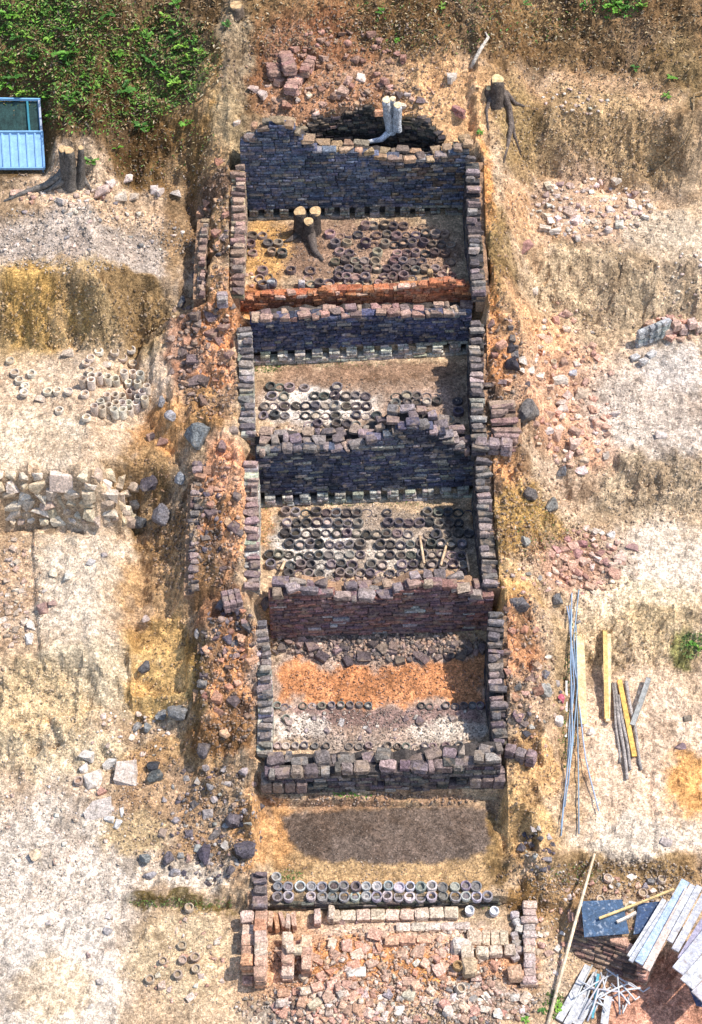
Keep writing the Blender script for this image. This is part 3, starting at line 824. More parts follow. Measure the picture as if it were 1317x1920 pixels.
brick_wall('kiln_back_wall', 'purplish brown brick wall above the rubble of fourth chamber', 'kiln wall', [A, B], 1.3,
           top_fn(A, B, [(500, 1124), (540, 1112), (590, 1110), (640, 1122), (700, 1127), (745, 1114), (775, 1100), (830, 1097), (880, 1110), (925, 1122)]), 15,
           lambda s, z, rng: jit((.34, .32, .31) if (rng.random() < .05 or (2.6 < s < 3.3 and 1.9 < z < 2.1 and rng.random() < .5)) else rng.choice([(.20, .125, .125), (.15, .10, .11), (.25, .13, .11)]), .3, rng),
           cap=(2, .2), cappal=pal_greybrick, hc=.068, broken=.3, capsize=(.25, .22, .11))
A, B = wall_ends('w5')
brick_wall('kiln_back_wall', 'low thick wall of large grey brick blocks behind lowest chamber', 'kiln wall', [A, B], .5,
           top_fn(A, B, [(490, 1454), (560, 1452), (640, 1449), (720, 1446), (800, 1442), (880, 1432), (940, 1428)]), 16, two_tone((.12, .10, .10), (.26, .22, .19), .15),
           holes=holes_px(A, B, [580, 715, 850], [1473, 1468, 1464], 14, 12), cap=(2, .22), cappal=lambda s, z, rng: jit(rng.choice([(.2, .165, .155), (.15, .125, .12), (.26, .2, .175)]), .3, rng), hc=.09, bl=.26, broken=.1, capsize=(.25, .24, .13))
A, B = wall_ends('ledge')
brick_wall('floor_edge', 'dark front edge below two rows of round saggars', 'step', [A, B], -.1, lambda s: .19, 18, two_tone((.10, .09, .075), (.2, .17, .13), .2), hc=.07, depth=.07, cap=(0, .2), core=False, limit=120)
# the dome's remains behind the open pit
arc = []
for i in range(15):
    t = math.pi * (1.02 - 1.04 * i / 14)
    arc.append((PITC[0] + 1.45 * math.cos(t), PITC[1] + .42 * math.sin(t)))
rr_ = random.Random(5)
brick_wall('dome_remnant', 'curved sooty brick lining of the open pit above topmost wall', 'kiln wall', arc, 4.9,
           lambda s: height(*(Path(arc)(s)[0] + np.array([0, .2]))) - .12 + .06 * math.sin(s * 5), 19, two_tone((.06, .052, .048), (.2, .15, .11), .25), cap=(0, .2), hc=.06, bl=.2, core=False)

def side_wall(label, pts, zb, T, seed, side, pal, cappal, hc=.075, along=.125, limit=200, name='kiln_side_wall'):
    """pts (px, py, ztop) along the inner top edge from back to front; side -1 left wall, +1 right wall"""
    W = [at(*p) for p in pts]
    P = Path(W)
    zs = np.array([w[2] for w in W]); ls = P.l
    zt = lambda s: float(np.interp(s, ls, zs))
    zbf = zb if callable(zb) else (lambda s: zb)
    rng = random.Random(seed)
    fr = 1 if side > 0 else -1       # going towards the camera, the right hand is -x
    root = brick_wall(name, label, 'kiln wall', W, zbf, lambda s: zt(s) - .05, seed, pal, hc=hc, bl=.25, depth=T, cap=(0, .2), front=fr, limit=limit, jd=.008)
    s = 0.03
    while s < P.L:
        a = along * rng.uniform(.75, 1.3)
        q, d = P(s + a / 2)
        nn = np.array([d[1], -d[0]]) * fr
        TT = T * rng.uniform(.62, 1.12)
        c2 = q - nn * (TT / 2 + rng.uniform(-.02, .015))
        z = zt(s) + rng.uniform(-.06, .025)
        R = Euler((rng.uniform(-.12, .12), rng.uniform(-.1, .1), rng.uniform(-.16, .16))).to_matrix()
        M = frame(R @ Vector((-nn[0], -nn[1], 0)), R @ Vector((d[0], d[1], 0)), R @ Vector((0, 0, 1)), (c2[0], c2[1], z - .02), (TT, a - .015, .1))
        if rng.random() > .10:
            place('capping_brick', rng.choice(BRB if rng.random() < .35 else BRW), M, root, cappal(s, z, rng))
        s += a
    return root
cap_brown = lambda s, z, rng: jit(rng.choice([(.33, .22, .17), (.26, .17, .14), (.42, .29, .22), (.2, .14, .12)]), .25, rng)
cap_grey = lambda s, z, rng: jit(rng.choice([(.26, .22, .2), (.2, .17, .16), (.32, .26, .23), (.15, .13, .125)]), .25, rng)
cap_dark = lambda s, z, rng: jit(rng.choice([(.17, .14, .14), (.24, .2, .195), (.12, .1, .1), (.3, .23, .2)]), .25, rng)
pale = two_tone((.42, .39, .34), (.3, .26, .22), .2)  # sunlight on the left walls' inner faces, put into the brick colour
shaded_face = two_tone((.07, .06, .06), (.14, .12, .11), .2)  # shade on the right walls' inner faces, put into the brick colour
side_wall('brown brick side wall left of the topmost chamber', [(459, 306, 6.05), (459, 420, 5.4), (457, 548, 4.85)], 4.6, .28, 31, -1, two_tone((.35, .27, .19), (.2, .15, .12), .3), cap_brown)
side_wall('dark brick side wall right of the topmost chamber', [(874, 292, 6.1), (876, 410, 5.45), (886, 545, 4.9)], 4.6, .28, 32, 1, shaded_face, cap_dark)
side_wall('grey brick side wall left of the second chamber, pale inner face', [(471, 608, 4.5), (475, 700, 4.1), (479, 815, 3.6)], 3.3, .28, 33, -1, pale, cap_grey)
side_wall('dark brick side wall right of the second chamber', [(882, 600, 4.5), (881, 700, 4.1), (886, 845, 3.55)], 3.3, .28, 34, 1, shaded_face, cap_grey)
side_wall('pinkish brick side wall left of the third chamber, inner face coloured as sunlit', [(484, 862, 3.45), (485, 970, 2.95), (487, 1100, 2.5)], 2.1, .28, 35, -1, pale, lambda s, z, rng: jit(rng.choice([(.3, .2, .185), (.24, .17, .16), (.36, .25, .22)]), .25, rng))
side_wall('dark brick side wall right of the third chamber', [(891, 858, 3.45), (896, 960, 3.0), (906, 1095, 2.52)], 2.1, .28, 36, 1, shaded_face, cap_grey)
zb4 = lambda s: .8
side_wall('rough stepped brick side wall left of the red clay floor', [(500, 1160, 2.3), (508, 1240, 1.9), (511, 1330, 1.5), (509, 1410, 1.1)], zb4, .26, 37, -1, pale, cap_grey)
side_wall('dark brick side wall right of the red clay floor', [(918, 1140, 2.4), (915, 1200, 2.1), (918, 1300, 1.65), (926, 1395, 1.2)], zb4, .28, 38, 1, shaded_face, cap_dark)
side_wall('short brick pier left of the two rows of saggars', [(500, 1630, .56), (501, 1695, .42)], .1, .26, 39, -1, two_tone((.2, .15, .13), (.3, .22, .17), .3), cap_dark)
# outer retaining walls of the embankments
side_wall('dark brick edging along left of embankment beside third chamber', [(381, 860, 3.32), (376, 960, 2.9), (372, 1105, 2.35)], lambda s: 1.9, .2, 40, -1, two_tone((.16, .12, .1), (.28, .2, .15), .3), cap_dark, name='embankment_edging')
side_wall('dark brick edging on left rim of embankment beside red clay floor', [(398, 1185, 2.0), (388, 1290, 1.5), (392, 1380, 1.08)], lambda s: .8, .18, 41, -1, two_tone((.16, .12, .1), (.28, .2, .15), .3), cap_dark, name='embankment_edging')
side_wall('brown brick edging beside trench left of the topmost chamber', [(392, 400, 5.45), (386, 470, 5.12), (384, 550, 4.8)], lambda s: 4.5, .16, 42, -1, two_tone((.2, .15, .12), (.3, .22, .16), .3), cap_brown, name='embankment_edging')
side_wall('dark curved row of bricks right of the blue-black second wall', [(922, 588, 4.48), (945, 596, 4.4), (954, 630, 4.25), (958, 690, 4.0)], lambda s: 3.7, .17, 43, 1, two_tone((.1, .08, .08), (.2, .15, .13), .3), cap_dark, name='embankment_edging')
side_wall('reddish brick wall end right of second chamber, mossy base', [(918, 745, 3.95), (922, 790, 3.75), (926, 840, 3.5)], lambda s: 3.2, .5, 44, 1, two_tone((.16, .11, .09), (.26, .18, .14), .3), lambda s, z, rng: jit(rng.choice([(.24, .15, .13), (.3, .2, .17)]), .25, rng), name='embankment_edging')

# ------------------------------------------------------------------ saggars (round firing boxes) and pots
def lathe(name, prof, mat, seg=20, wob=.0, seed=0):
    rng = random.Random(seed)
    V = []; F = []
    for r, z in prof:
        for k in range(seg):
            t = 2 * math.pi * k / seg
            rr = r * (1 + rng.uniform(-wob, wob))
            V.append((rr * math.cos(t), rr * math.sin(t), z + rng.uniform(-wob, wob) * .2))
    for i in range(len(prof) - 1):
        for k in range(seg):
            F.append((i * seg + k, i * seg + (k + 1) % seg, (i + 1) * seg + (k + 1) % seg, (i + 1) * seg + k))
    F.append(tuple((len(prof) - 1) * seg + k for k in range(seg)))
    F.append(tuple(range(seg - 1, -1, -1)))
    me = mesh_from(name, V, F, mat)
    me.polygons.foreach_set('use_smooth', [len(p.vertices) == 4 for p in me.polygons])
    try: me.set_sharp_from_angle(angle=math.radians(40))
    except Exception: pass
    return me
# unit radius and height; a hollow box whose inside is a recess
SAG = [lathe('saggar', [(.86, 0), (1.0, .12), (1.0, .9), (.95, 1.0), (.78, 1.0), (.72, .92), (.68, .45), (.3, .40)], M_POT, 20, .03, 1),
       lathe('saggar', [(.9, 0), (.98, .2), (1.02, .93), (.97, 1.0), (.82, .98), (.76, .85), (.70, .3), (.2, .25)], M_POT, 20, .035, 2),
       lathe('saggar', [(.8, 0), (.95, .3), (1.0, .85), (.93, 1.0), (.74, .97), (.66, .8), (.62, .6), (.2, .58)], M_POT, 20, .04, 3),
       lathe('saggar', [(.95, 0), (1.0, .5), (.97, 1.0), (.70, 1.0), (.64, .7), (.5, .35), (.15, .3)], M_POT, 20, .05, 4)]
FILL = lathe('fill', [(.70, .0), (.72, .55), (.55, .62), (.2, .66), (.05, .65)], M_SOIL, 14, .03, 7)
def saggar(px, py, wpx, hm, label, group, color, fill=None, name='saggar', cat='saggar', seed=0, sink=.0, tilt=.05, z=None):
    rng = random.Random(seed * 7919 + int(px * 13 + py))
    p = hit(px, py + wpx * .25) if z is None else at(px, py, z)
    r = wpx * mpp(p) / 2
    zz = height(p[0], p[1]) if z is None else z
    M = TRS((p[0], p[1], zz - sink), (rng.uniform(-tilt, tilt), rng.uniform(-tilt, tilt), rng.uniform(0, 6.28)), (r, r * rng.uniform(.95, 1.05), hm))
    o = place(name, rng.choice(SAG), M, None, color)
    tag(o, label, cat, group)
    if fill is not None:
        place('fill', FILL, M @ TRS((0, 0, .02), (0, 0, 0), (1, 1, rng.uniform(.7, 1.0))), o, fill)
    return o
def chamber_rows(rows, zx, zy, k, ox, oy, wpx, hm, chamber, pal, fills, seed):
    """rows of saggars read from an enlarged view: (y, [x ...]) in that view, k photograph pixels per view pixel"""
    rng = random.Random(seed)
    for r, (y, xs) in enumerate(rows):
        for i, x in enumerate(sorted(xs, key=lambda q: q[0] if isinstance(q, tuple) else q)):
            yy = y
            if isinstance(x, tuple): x, yy = x
            px = ox + x * k + rng.uniform(-.8, .8); py = oy + yy * k + rng.uniform(-.8, .8)
            f = None
            u = rng.random()
            for c, pr in fills:
                if u < pr: f = jit(c, .25, rng); break
                u -= pr
            lab = 'round saggar, %s from left in %s row from back, on %s floor' % (ORD[i], ORD[r], chamber)
            saggar(px, py, wpx * rng.uniform(.93, 1.06), hm * rng.uniform(.75, 1.25), lab, 'saggars on the %s floor' % chamber, jit(rng.choice(pal), .45, rng), f, seed=seed + i, sink=.0 if 'lowest' in chamber else .03 + (.05 if rng.random() < .25 else 0), tilt=.05 if 'lowest' in chamber or rng.random() < .85 else .3)
K_ = 550 / 1317.0
dkp = [(.09, .08, .08), (.13, .11, .105), (.065, .06, .062), (.18, .15, .14)]
chamber_rows([(390, [262, 300, 345, 410, 555]), (430, [265, 320, 455, 500, 548, 595, 640, 685, 820, 868, 915, 960, 1003]),
              (475, [232, 275, 322, 368, 415, 460, 505, 552, 597, 645, 690, (820, 460), (868, 463), (912, 460), (958, 458), (1003, 458), (1100, 455)]),
              (517, [232, 278, 323, 368, 415, 460, 507, 552, 597, 645, 688, 735, (1060, 530), (1100, 500)]), (557, [430, 460 + 10, 512, 556, 600, 645, (1052, 575), (1100, 572)])],
             0, 0, K_, 400, 560, 20, .10, 'second chamber', dkp, [((.42, .34, .27), .16), ((.08, .065, .055), .6)], 51)
_r = random.Random(18); _rows = []
for _k, _y in enumerate([140, 187, 235, 283, 330, 375, 413]):
    _x = (325 if _k < 3 else 335 if _k == 3 else 250) + (_k % 2) * 6; _row = []
    while _x < 1150:
        _p = .98
        if _k == 0 and 670 < _x < 960: _p = .35
        if 690 < _x < 745 and _k in (1, 2, 3): _p = .2
        if _k in (4, 5) and 690 < _x < 880: _p = .7
        if _k == 6 and (_x < 330 or 500 < _x < 560): _p = .2
        if _r.random() < _p: _row.append((_x + _r.uniform(-2.5, 2.5), _y + _r.uniform(-2.5, 2.5)))
        _x += 45.6
    _rows.append((_y, _row))
chamber_rows(_rows,
             0, 0, K_, 400, 900, 20.5, .11, 'third chamber', dkp, [((.46, .37, .30), .14), ((.08, .065, .055), .6)], 52)
_r = random.Random(8); _rows = []
for _k, _y in enumerate([628, 667, 708, 748, 785, 822, 857, 890]):
    _x = 165 + (_k % 2) * 14; _row = []
    while _x < 1070:
        _p = .9 if _x > 540 else .5
        if _k == 0: _p = .45 if _x > 600 else 0
        if _k == 7: _p = .5
        if 330 < _x < 520 and _k < 5: _p = 0
        if _r.random() < _p: _row.append((_x + _r.uniform(-4, 4), _y + _r.uniform(-4, 4)))
        _x += 43
    _rows.append((_y, _row))
chamber_rows(_rows,
             0, 0, K_, 400, 160, 19.5, .12, 'topmost chamber', [(.15, .11, .10), (.10, .08, .08), (.21, .15, .12)], [((.42, .29, .2), .2), ((.13, .1, .08), .5)], 53)
K4 = 600 / 1317.0
chamber_rows([(46, [262, 292, 330, 370, 408, 447, 487, 525, 562, 600, 638, 855, 890, 925, 960, 995, 1030, 1068, 1100]),
              (100, [275, 300, 450]), (213, [265, 300, 340, 377, 420, 465, 560, 600, 640, 717, 757, 795, 830, 868, 905, 960, 1010, 1062])],
             0, 0, K4, 400, 1300, 15.5, .09, 'fourth chamber', [(.2, .17, .16), (.14, .12, .115), (.3, .25, .22)], [((.45, .38, .32), .35), ((.16, .13, .11), .4)], 54)
chamber_rows([(752, [262]), (790, [265, 310, 360, 405, 450, 495, 540, 588, 632, 674, 720, 768, 812, 855, 900, 945, 995, 1040, 1082]),
              (832, [265, 312, 405, 450, 492, 540, 585, 630, 675, 718, 762, 810, 855, 900, 947, 995, 1040, 1085, 1128])],
             0, 0, K4, 400, 1300, 20.5, .085, 'lowest chamber', [(.30, .28, .28), (.24, .22, .225), (.36, .33, .32)], [((.20, .185, .18), .55), ((.12, .1, .09), .3)], 55)
# pale pots set out on the left terrace
rng = random.Random(61)
palep = [(.60, .50, .39), (.54, .43, .33), (.64, .56, .46)]
low = [(41, 392), (58, 437), (75, 465), (97, 487), (93, 511), (120, 440), (180, 508), (217, 505), (260, 507), (225, 578), (320, 517), (340, 430), (325, 400), (342, 382), (373, 358), (433, 360), (463, 382), (493, 350), (500, 402), (327, 605)]
words_ = ['far left by the edge', 'left', 'left', 'left', 'left', 'left', 'middle', 'middle', 'middle', 'middle']
for i, (x, y) in enumerate(sorted(low)):
    saggar(x / 2, 480 + y / 2, 17, .09, 'low pale ring saggar, %s from left among those scattered on sandy terrace' % ORD[i], 'low saggars on the left terrace', jit(rng.choice(palep), .15, rng), jit((.34, .26, .18), .2, rng), seed=i)
tall = [(315, 485), (345, 470), (345, 487), (377, 470), (408, 475), (438, 480), (470, 458), (500, 458), (530, 462), (490, 497), (520, 498), (555, 512), (405, 545), (437, 542), (463, 545), (490, 530), (512, 522),
        (540, 530), (385, 568), (412, 580), (437, 572), (463, 572), (488, 570), (515, 572), (523, 548), (547, 556), (435, 600), (463, 600), (357, 585), (385, 592), (490, 592)]
for i, (x, y) in enumerate(tall):
    sib = sorted(q for q in tall if (q[1] < 516) == (y < 516))
    nth = sib.index((x, y))
    row = 'upper row of' if y < 516 else 'wedge of'
    saggar(x / 2, 480 + y / 2, 15.5, .24, 'upright pale clay cylinder, %s from left in the %s pots on sandy terrace' % (ORD[nth], row), 'upright pots in the %s pots' % row, jit(rng.choice(palep), .18, rng), jit((.25, .19, .13), .2, rng), name='clay_cylinder', cat='pot', seed=i, tilt=.08)
for i, (x, y, w, lab) in enumerate([(298, 47, 17, 'pale ring saggar beside the large pale slabs on the left'), (710, 522, 18, 'pale ring saggar below the low white balk'), (686, 662, 18, 'brown ring saggar, topmost of the scatter left of brick stacks'),
        (735, 705, 19, 'dark rimmed ring saggar, rightmost of scatter left of brick stacks'), (685, 718, 16, 'tilted brown saggar between two rings left of brick stacks'), (740, 750, 18, 'pale brown saggar below the dark rimmed ring left of brick stacks'),
        (672, 772, 17, 'half buried pale saggar left of the brick stacks'), (565, 790, 18, 'dark brown ring saggar lying alone, lower left of scatter'), (612, 722, 15, 'broken brown saggar, leftmost of the cluster left of brick stacks')]):
    saggar(x / 2, 1440 + y / 2, w, .1, lab, None, jit((.36, .27, .2), .2, rng), jit((.4, .3, .2), .2, rng), seed=i + 90, tilt=.15)
for i, (px, py, lab) in enumerate([(881, 1708, 'white round jar lid on the platform edge, left of the two'), (926, 1709, 'white round jar lid on the platform edge, right of the two')]):
    saggar(px, py, 18, .14, lab, None, (.62, .62, .62), (.7, .7, .7), name='jar_lid', cat='jar', seed=i)
saggar(858, 1812, 19, .16, 'brown round pot in the dark corner of the brick platform', None, (.30, .19, .09), (.25, .16, .08), name='pot', cat='pot')
saggar(861, 1852, 20, .12, 'tilted grey pot just below the dark corner pot', None, (.42, .34, .26), (.3, .22, .15), name='pot', cat='pot', tilt=.4)
saggar(890, 1466, 20, .1, 'pale round dish on the right end of the grey block wall', None, (.5, .42, .35), (.5, .4, .33), name='dish', cat='dish', z=None)
for i, (px, py) in enumerate([(1038, 679), (1011, 661), (1180, 1700), (1205, 1672), (1139, 1645), (1240, 1648), (1125, 1685)]):
    saggar(px, py, 12 if i < 2 else 17, .08, ['pale ring saggar alone on peach sand', 'small reddish ring set in peach sand', 'dark ringed saggar just above the blue board', 'dark ringed saggar right of the blue board in rubble', 'pale pot in rubble above long bamboo pole',
           'grey pot in rubble slope near the leaning boards', 'white round pot touching the top of blue board'][i], None, jit((.5, .4, .3) if i != 1 else (.35, .15, .08), .2, rng), jit((.4, .3, .2), .2, rng), seed=i + 40, tilt=.2)

# ------------------------------------------------------------------ stones, bricks and boulders
def stone(px, py, w, h, label, cat, group, color, pool, name, seed, sink=.36, flat=.85, yaw=None, parent=None, tilt=.25):
    """w, h: the stone's size in photograph pixels"""
    rng = random.Random(seed)
    p = hit(px, py + h * .25); m = mpp(p)
    sx = w * m * 1.12; sz = max(.03, min(w, h) * m * flat); sy = max(sx * .55, h * m * 1.15)
    z = height(p[0], p[1]) + sz * (.5 - sink)
    if parent is not None: z = p[2]
    M = TRS((p[0], p[1], z), (rng.uniform(-tilt, tilt), rng.uniform(-tilt, tilt), rng.uniform(-.5, .5) if yaw is None else yaw), (sx, sy, sz))
    if parent is not None: return place(name, rng.choice(pool), M, parent, color)
    o = place(name, rng.choice(pool), M, None, color)
    return tag(o, label, cat, group)
SCAT = []
def scatter(n, cx, cy, rx, ry, smin, smax, label, cat, group, pal, pool, name, seed, ang=0, poly=None, power=1.6, flat=.75):
    rng = random.Random(seed)
    k = 0; tries = 0; put = []
    while k < n and tries < n * 30:
        tries += 1
        u, v = rng.uniform(-1, 1), rng.uniform(-1, 1)
        if u * u + v * v > 1: continue
        ca, sa = math.cos(ang), math.sin(ang)
        x = cx + rx * u * ca - ry * v * sa; y = cy + rx * u * sa + ry * v * ca
        if not (-10 < x < 1327 and 5 < y < 1915): continue
        s = smin + (smax - smin) * rng.random() ** power
        if any((x - a) ** 2 + (y - b) ** 2 < ((s + c) * .38) ** 2 for a, b, c in put): continue
        put.append((x, y, s))
        SCAT.append(dict(px=x, py=y, w=s, h=s * rng.uniform(.6, .95), label=label, cat=cat, group=group, color=jit(rng.choice(pal), .22, rng), pool=pool, name=name, seed=seed * 1000 + k, yaw=rng.uniform(0, 3.1), flat=flat * rng.uniform(.7, 1.2)))
        k += 1
PALE = [(.66, .55, .46), (.60, .47, .38), (.68, .60, .52), (.58, .42, .33)]
PINKS = [(.58, .36, .27), (.52, .30, .22), (.62, .45, .35), (.46, .28, .21), (.65, .52, .43)]
GREYS = [(.32, .29, .27), (.24, .22, .22), (.40, .36, .33)]
DARKS = [(.12, .10, .11), (.17, .14, .145), (.09, .08, .09)]
MIX = RK + RKB + BRB
scatter(120, 1108, 388, 120, 58, 7, 20, 'pale broken stone in the loose heap on upper right terrace', 'stone', 'heap on the upper right terrace', PALE + [(.42, .3, .25)], RKB + RK + BRB, 'stone', 201)
scatter(28, 1080, 190, 70, 28, 5, 12, 'small pale stone beside the right hand tree stump', 'stone', 'stones by the right hand stump', PALE, RK, 'stone', 202)
scatter(70, 1075, 690, 70, 130, 6, 17, 'pink brick fragment strewn over peach sand right of second chamber', 'brick fragment', 'brick fragments on the peach sand', PINKS, BRB + RKB, 'brick_fragment', 203, ang=-.35)
scatter(50, 1075, 815, 75, 70, 7, 22, 'pink brick fragment on slope right of third wall', 'brick fragment', 'brick fragments right of the third wall', PINKS, BRB + RKB, 'brick_fragment', 204)
scatter(70, 1100, 1050, 70, 62, 7, 20, 'reddish brick fragment in heap above the long blue rods', 'brick fragment', 'brick heap above the blue rods', PINKS + [(.36, .2, .17)], BRB, 'brick_fragment', 205, ang=-.3)
scatter(26, 990, 1085, 80, 24, 6, 16, 'small stone in the row right of fourth wall top', 'stone', 'stones right of the fourth wall', PINKS + GREYS, RK, 'stone', 206)
scatter(36, 1265, 612, 55, 22, 7, 18, 'pink brick piled behind the grey brick stack', 'brick fragment', 'pink bricks behind the grey stack', PINKS, BRB + BR, 'brick_fragment', 207)
scatter(34, 1015, 1330, 40, 90, 6, 20, 'stone on the embankment right of red clay floor', 'stone', 'stones on the right embankment', GREYS + PINKS + DARKS, RK, 'stone', 208)
scatter(24, 1010, 1590, 34, 45, 7, 16, 'dark stone beside the notch right of lowest chamber', 'stone', 'stones beside the right notch', DARKS + GREYS, RKB, 'stone', 209)
scatter(70, 1170, 1690, 120, 50, 6, 16, 'small stone on the rubble slope above the blue board', 'stone', 'stones on the lower right rubble slope', PALE + PINKS + GREYS, RK + BRB, 'stone', 210)
scatter(30, 1030, 1760, 34, 80, 6, 16, 'stone strewn beside the long bamboo pole', 'stone', 'stones beside the bamboo pole', PALE + PINKS, RK + BRB, 'stone', 211)
scatter(95, 620, 1885, 110, 42, 8, 22, 'pink brick fragment in the heap at the foot of the platform', 'brick fragment', 'brick heap at the platform foot', PINKS + [(.6, .36, .25), (.66, .52, .42)], BRB + BRW, 'brick_fragment', 212, power=1.3)
scatter(85, 850, 1880, 150, 44, 7, 21, 'brick fragment strewn below right half of the platform', 'brick fragment', 'brick fragments below the platform', PINKS + PALE + GREYS, BRB + BRW, 'brick_fragment', 213, power=1.3)
scatter(60, 740, 1800, 190, 44, 6, 15, 'small brick bit lying on the orange platform earth', 'brick fragment', 'brick bits on the platform', PINKS + PALE, BRB, 'brick_fragment', 214)
scatter(34, 345, 1800, 80, 85, 6, 15, 'small stone on the sandy ground left of brick stacks', 'stone', 'stones left of the brick stacks', PALE + PINKS, RK + BRB, 'stone', 215)
scatter(110, 395, 1540, 100, 120, 7, 19, 'dark stone in the rubble left of lowest chamber', 'stone', 'rubble left of the lowest chamber', GREYS + DARKS + [(.36, .25, .2)], RK + RKB, 'stone', 216, ang=.3)
scatter(50, 110, 1540, 120, 90, 5, 14, 'small pale stone on the whitish rubble ground', 'stone', 'stones on the whitish ground', PALE, RK, 'stone', 217)
scatter(40, 230, 1380, 90, 50, 6, 15, 'pale stone on the crumbling yellow bank', 'stone', 'stones on the yellow bank', PALE, RK, 'stone', 218)
scatter(60, 150, 430, 200, 60, 5, 13, 'grey stone in the gravel spread on upper left terrace', 'stone', 'stones in the upper left gravel', GREYS + PALE, RK + RKB, 'stone', 219)
scatter(26, 110, 365, 130, 18, 7, 17, 'pale brick fragment along the foot of the wooded slope', 'brick fragment', 'brick fragments below the slope', PINKS + PALE, BRB, 'brick_fragment', 220)
scatter(70, 640, 120, 130, 70, 6, 16, 'reddish brick fragment on the slope above the open pit', 'brick fragment', 'brick fragments above the pit', [(.36, .2, .15), (.42, .27, .2), (.3, .18, .13)], BRB, 'brick_fragment', 221)
scatter(60, 710, 1213, 200, 24, 8, 24, 'dark rubble block at the foot of the purplish brown wall', 'stone', 'rubble below the fourth wall', [(.14, .11, .10), (.2, .15, .14), (.28, .2, .17), (.1, .08, .08)], RKB + BRB, 'stone', 222, power=1)
scatter(45, 665, 1100, 85, 18, 8, 20, 'loose brown brick on top of purplish brown wall', 'brick fragment', 'loose bricks on the fourth wall', [(.26, .17, .16), (.2, .14, .13), (.36, .24, .2)], BRB + BRW, 'brick_fragment', 223, power=1)
scatter(30, 430, 1180, 55, 50, 8, 20, 'dark block on the left embankment below the tilted brick lump', 'stone', 'blocks on the left embankment', DARKS + [(.3, .2, .17)], RKB, 'stone', 224, power=1)
scatter(40, 355, 650, 40, 90, 7, 18, 'brown stone in the stepped embankment left of second chamber', 'stone', 'stones left of the second chamber', [(.3, .2, .16), (.38, .27, .21), (.22, .16, .14)], RKB + RK, 'stone', 225, power=1)
scatter(30, 395, 950, 30, 110, 6, 15, 'dark stone on the embankment left of third chamber', 'stone', 'stones left of the third chamber', DARKS + [(.3, .2, .17)], RK, 'stone', 226)
scatter(26, 435, 520, 40, 110, 6, 15, 'dark stone beside the topmost chamber, left', 'stone', 'stones left of the topmost chamber', DARKS + PINKS, RK + BRB, 'stone', 227)
scatter(40, 700, 1345, 190, 40, 6, 15, 'brown lump on the white gravelly fourth floor', 'stone', 'lumps on the fourth floor', [(.2, .15, .14), (.34, .27, .24), (.5, .44, .4)], RK + BRB, 'stone', 228)
scatter(40, 30, 1110, 30, 105, 7, 15, 'broken saggar sherd in the dump at left edge', 'sherd', 'sherds at the left edge', [(.5, .37, .28), (.42, .3, .23), (.56, .46, .37)], BRB, 'sherd', 229)
scatter(22, 1290, 520, 60, 60, 5, 11, 'small stone on the grey slope at right edge', 'stone', 'stones at the right edge', PALE, RK, 'stone', 230)
PKO = [(.58, .34, .24), (.52, .28, .18), (.62, .44, .33), (.47, .31, .23), (.60, .38, .26)]
SHP = [(.32, .17, .12), (.46, .24, .15), (.24, .15, .12), (.56, .33, .21), (.16, .115, .11)]
scatter(21, 385, 660, 55, 100, 12, 24, 'brown block on the stepped embankment left of second chamber', 'brick fragment', 'blocks left of the second chamber', SHP, BRB + RKB, 'brick_fragment', 241, power=1)
scatter(18, 410, 960, 42, 130, 11, 20, 'brown block on the embankment left of third chamber', 'brick fragment', 'blocks left of the third chamber', SHP, BRB + RKB, 'brick_fragment', 242, power=1)
scatter(21, 435, 1250, 55, 130, 11, 22, 'dark block on the red embankment left of fourth chamber', 'brick fragment', 'blocks left of the fourth chamber', SHP, BRB + RKB, 'brick_fragment', 243, power=1)
scatter(14, 410, 430, 34, 130, 11, 20, 'brown block on the rim left of topmost chamber', 'brick fragment', 'blocks left of the topmost chamber', SHP, BRB + RKB, 'brick_fragment', 244, power=1)
scatter(16, 935, 720, 45, 130, 11, 20, 'brown block on the bank right of second chamber', 'brick fragment', 'blocks right of the second chamber', SHP, BRB + RKB, 'brick_fragment', 245, power=1)
scatter(14, 970, 1240, 45, 140, 11, 20, 'dark block on the red bank right of fourth chamber', 'brick fragment', 'blocks right of the fourth chamber', SHP, BRB + RKB, 'brick_fragment', 246, power=1)
scatter(60, 720, 1800, 210, 50, 12, 24, 'pink brick lying loose on the platform', 'brick fragment', 'loose bricks on the platform', PKO, BRW + BRB, 'brick_fragment', 247, power=1)
scatter(30, 640, 175, 170, 40, 10, 20, 'reddish block on the earth just above the pit', 'brick fragment', 'blocks just above the pit', SHP + PINKS, BRB + RKB, 'brick_fragment', 248, power=1)
# the largest of each kind stand alone; the small rest is rubble
_rub = []
for nm, cap_n in (('stone', 195), ('brick_fragment', 280), ('sherd', 40)):
    L0 = sorted([q for q in SCAT if q['name'] == nm], key=lambda q: -q['w'])
    big = L0[:cap_n]
    for q in L0[cap_n:]:
        o = stone(q['px'], q['py'], q['w'], q['h'], None, None, None, q['color'], q['pool'], 'rubble_piece', q['seed'], yaw=q['yaw'], flat=q['flat'])
        _rub.append((o.data, o.matrix_basis.copy(), q['color'])); bpy.data.objects.remove(o)
    for g in sorted(set(q['group'] for q in big)):
        G = sorted([q for q in big if q['group'] == g], key=lambda q: q['px'])
        for i, q in enumerate(G):
            n_ = len(G)
            which = (ORD[i] + ' from left') if i < n_ / 2 else (ORD[n_ - 1 - i] + ' from right')
            lab = ('%s among the larger ones: ' % which if n_ > 1 else '') + q['label']
            stone(q['px'], q['py'], q['w'], q['h'], ' '.join(lab.split()[:16]), q['cat'], g, q['color'], q['pool'], nm, q['seed'], yaw=q['yaw'], flat=q['flat'])
_o = bpy.data.objects.new('rubble', join_mesh('rubble', _rub, M_BRICKA)); COL.objects.link(_o)
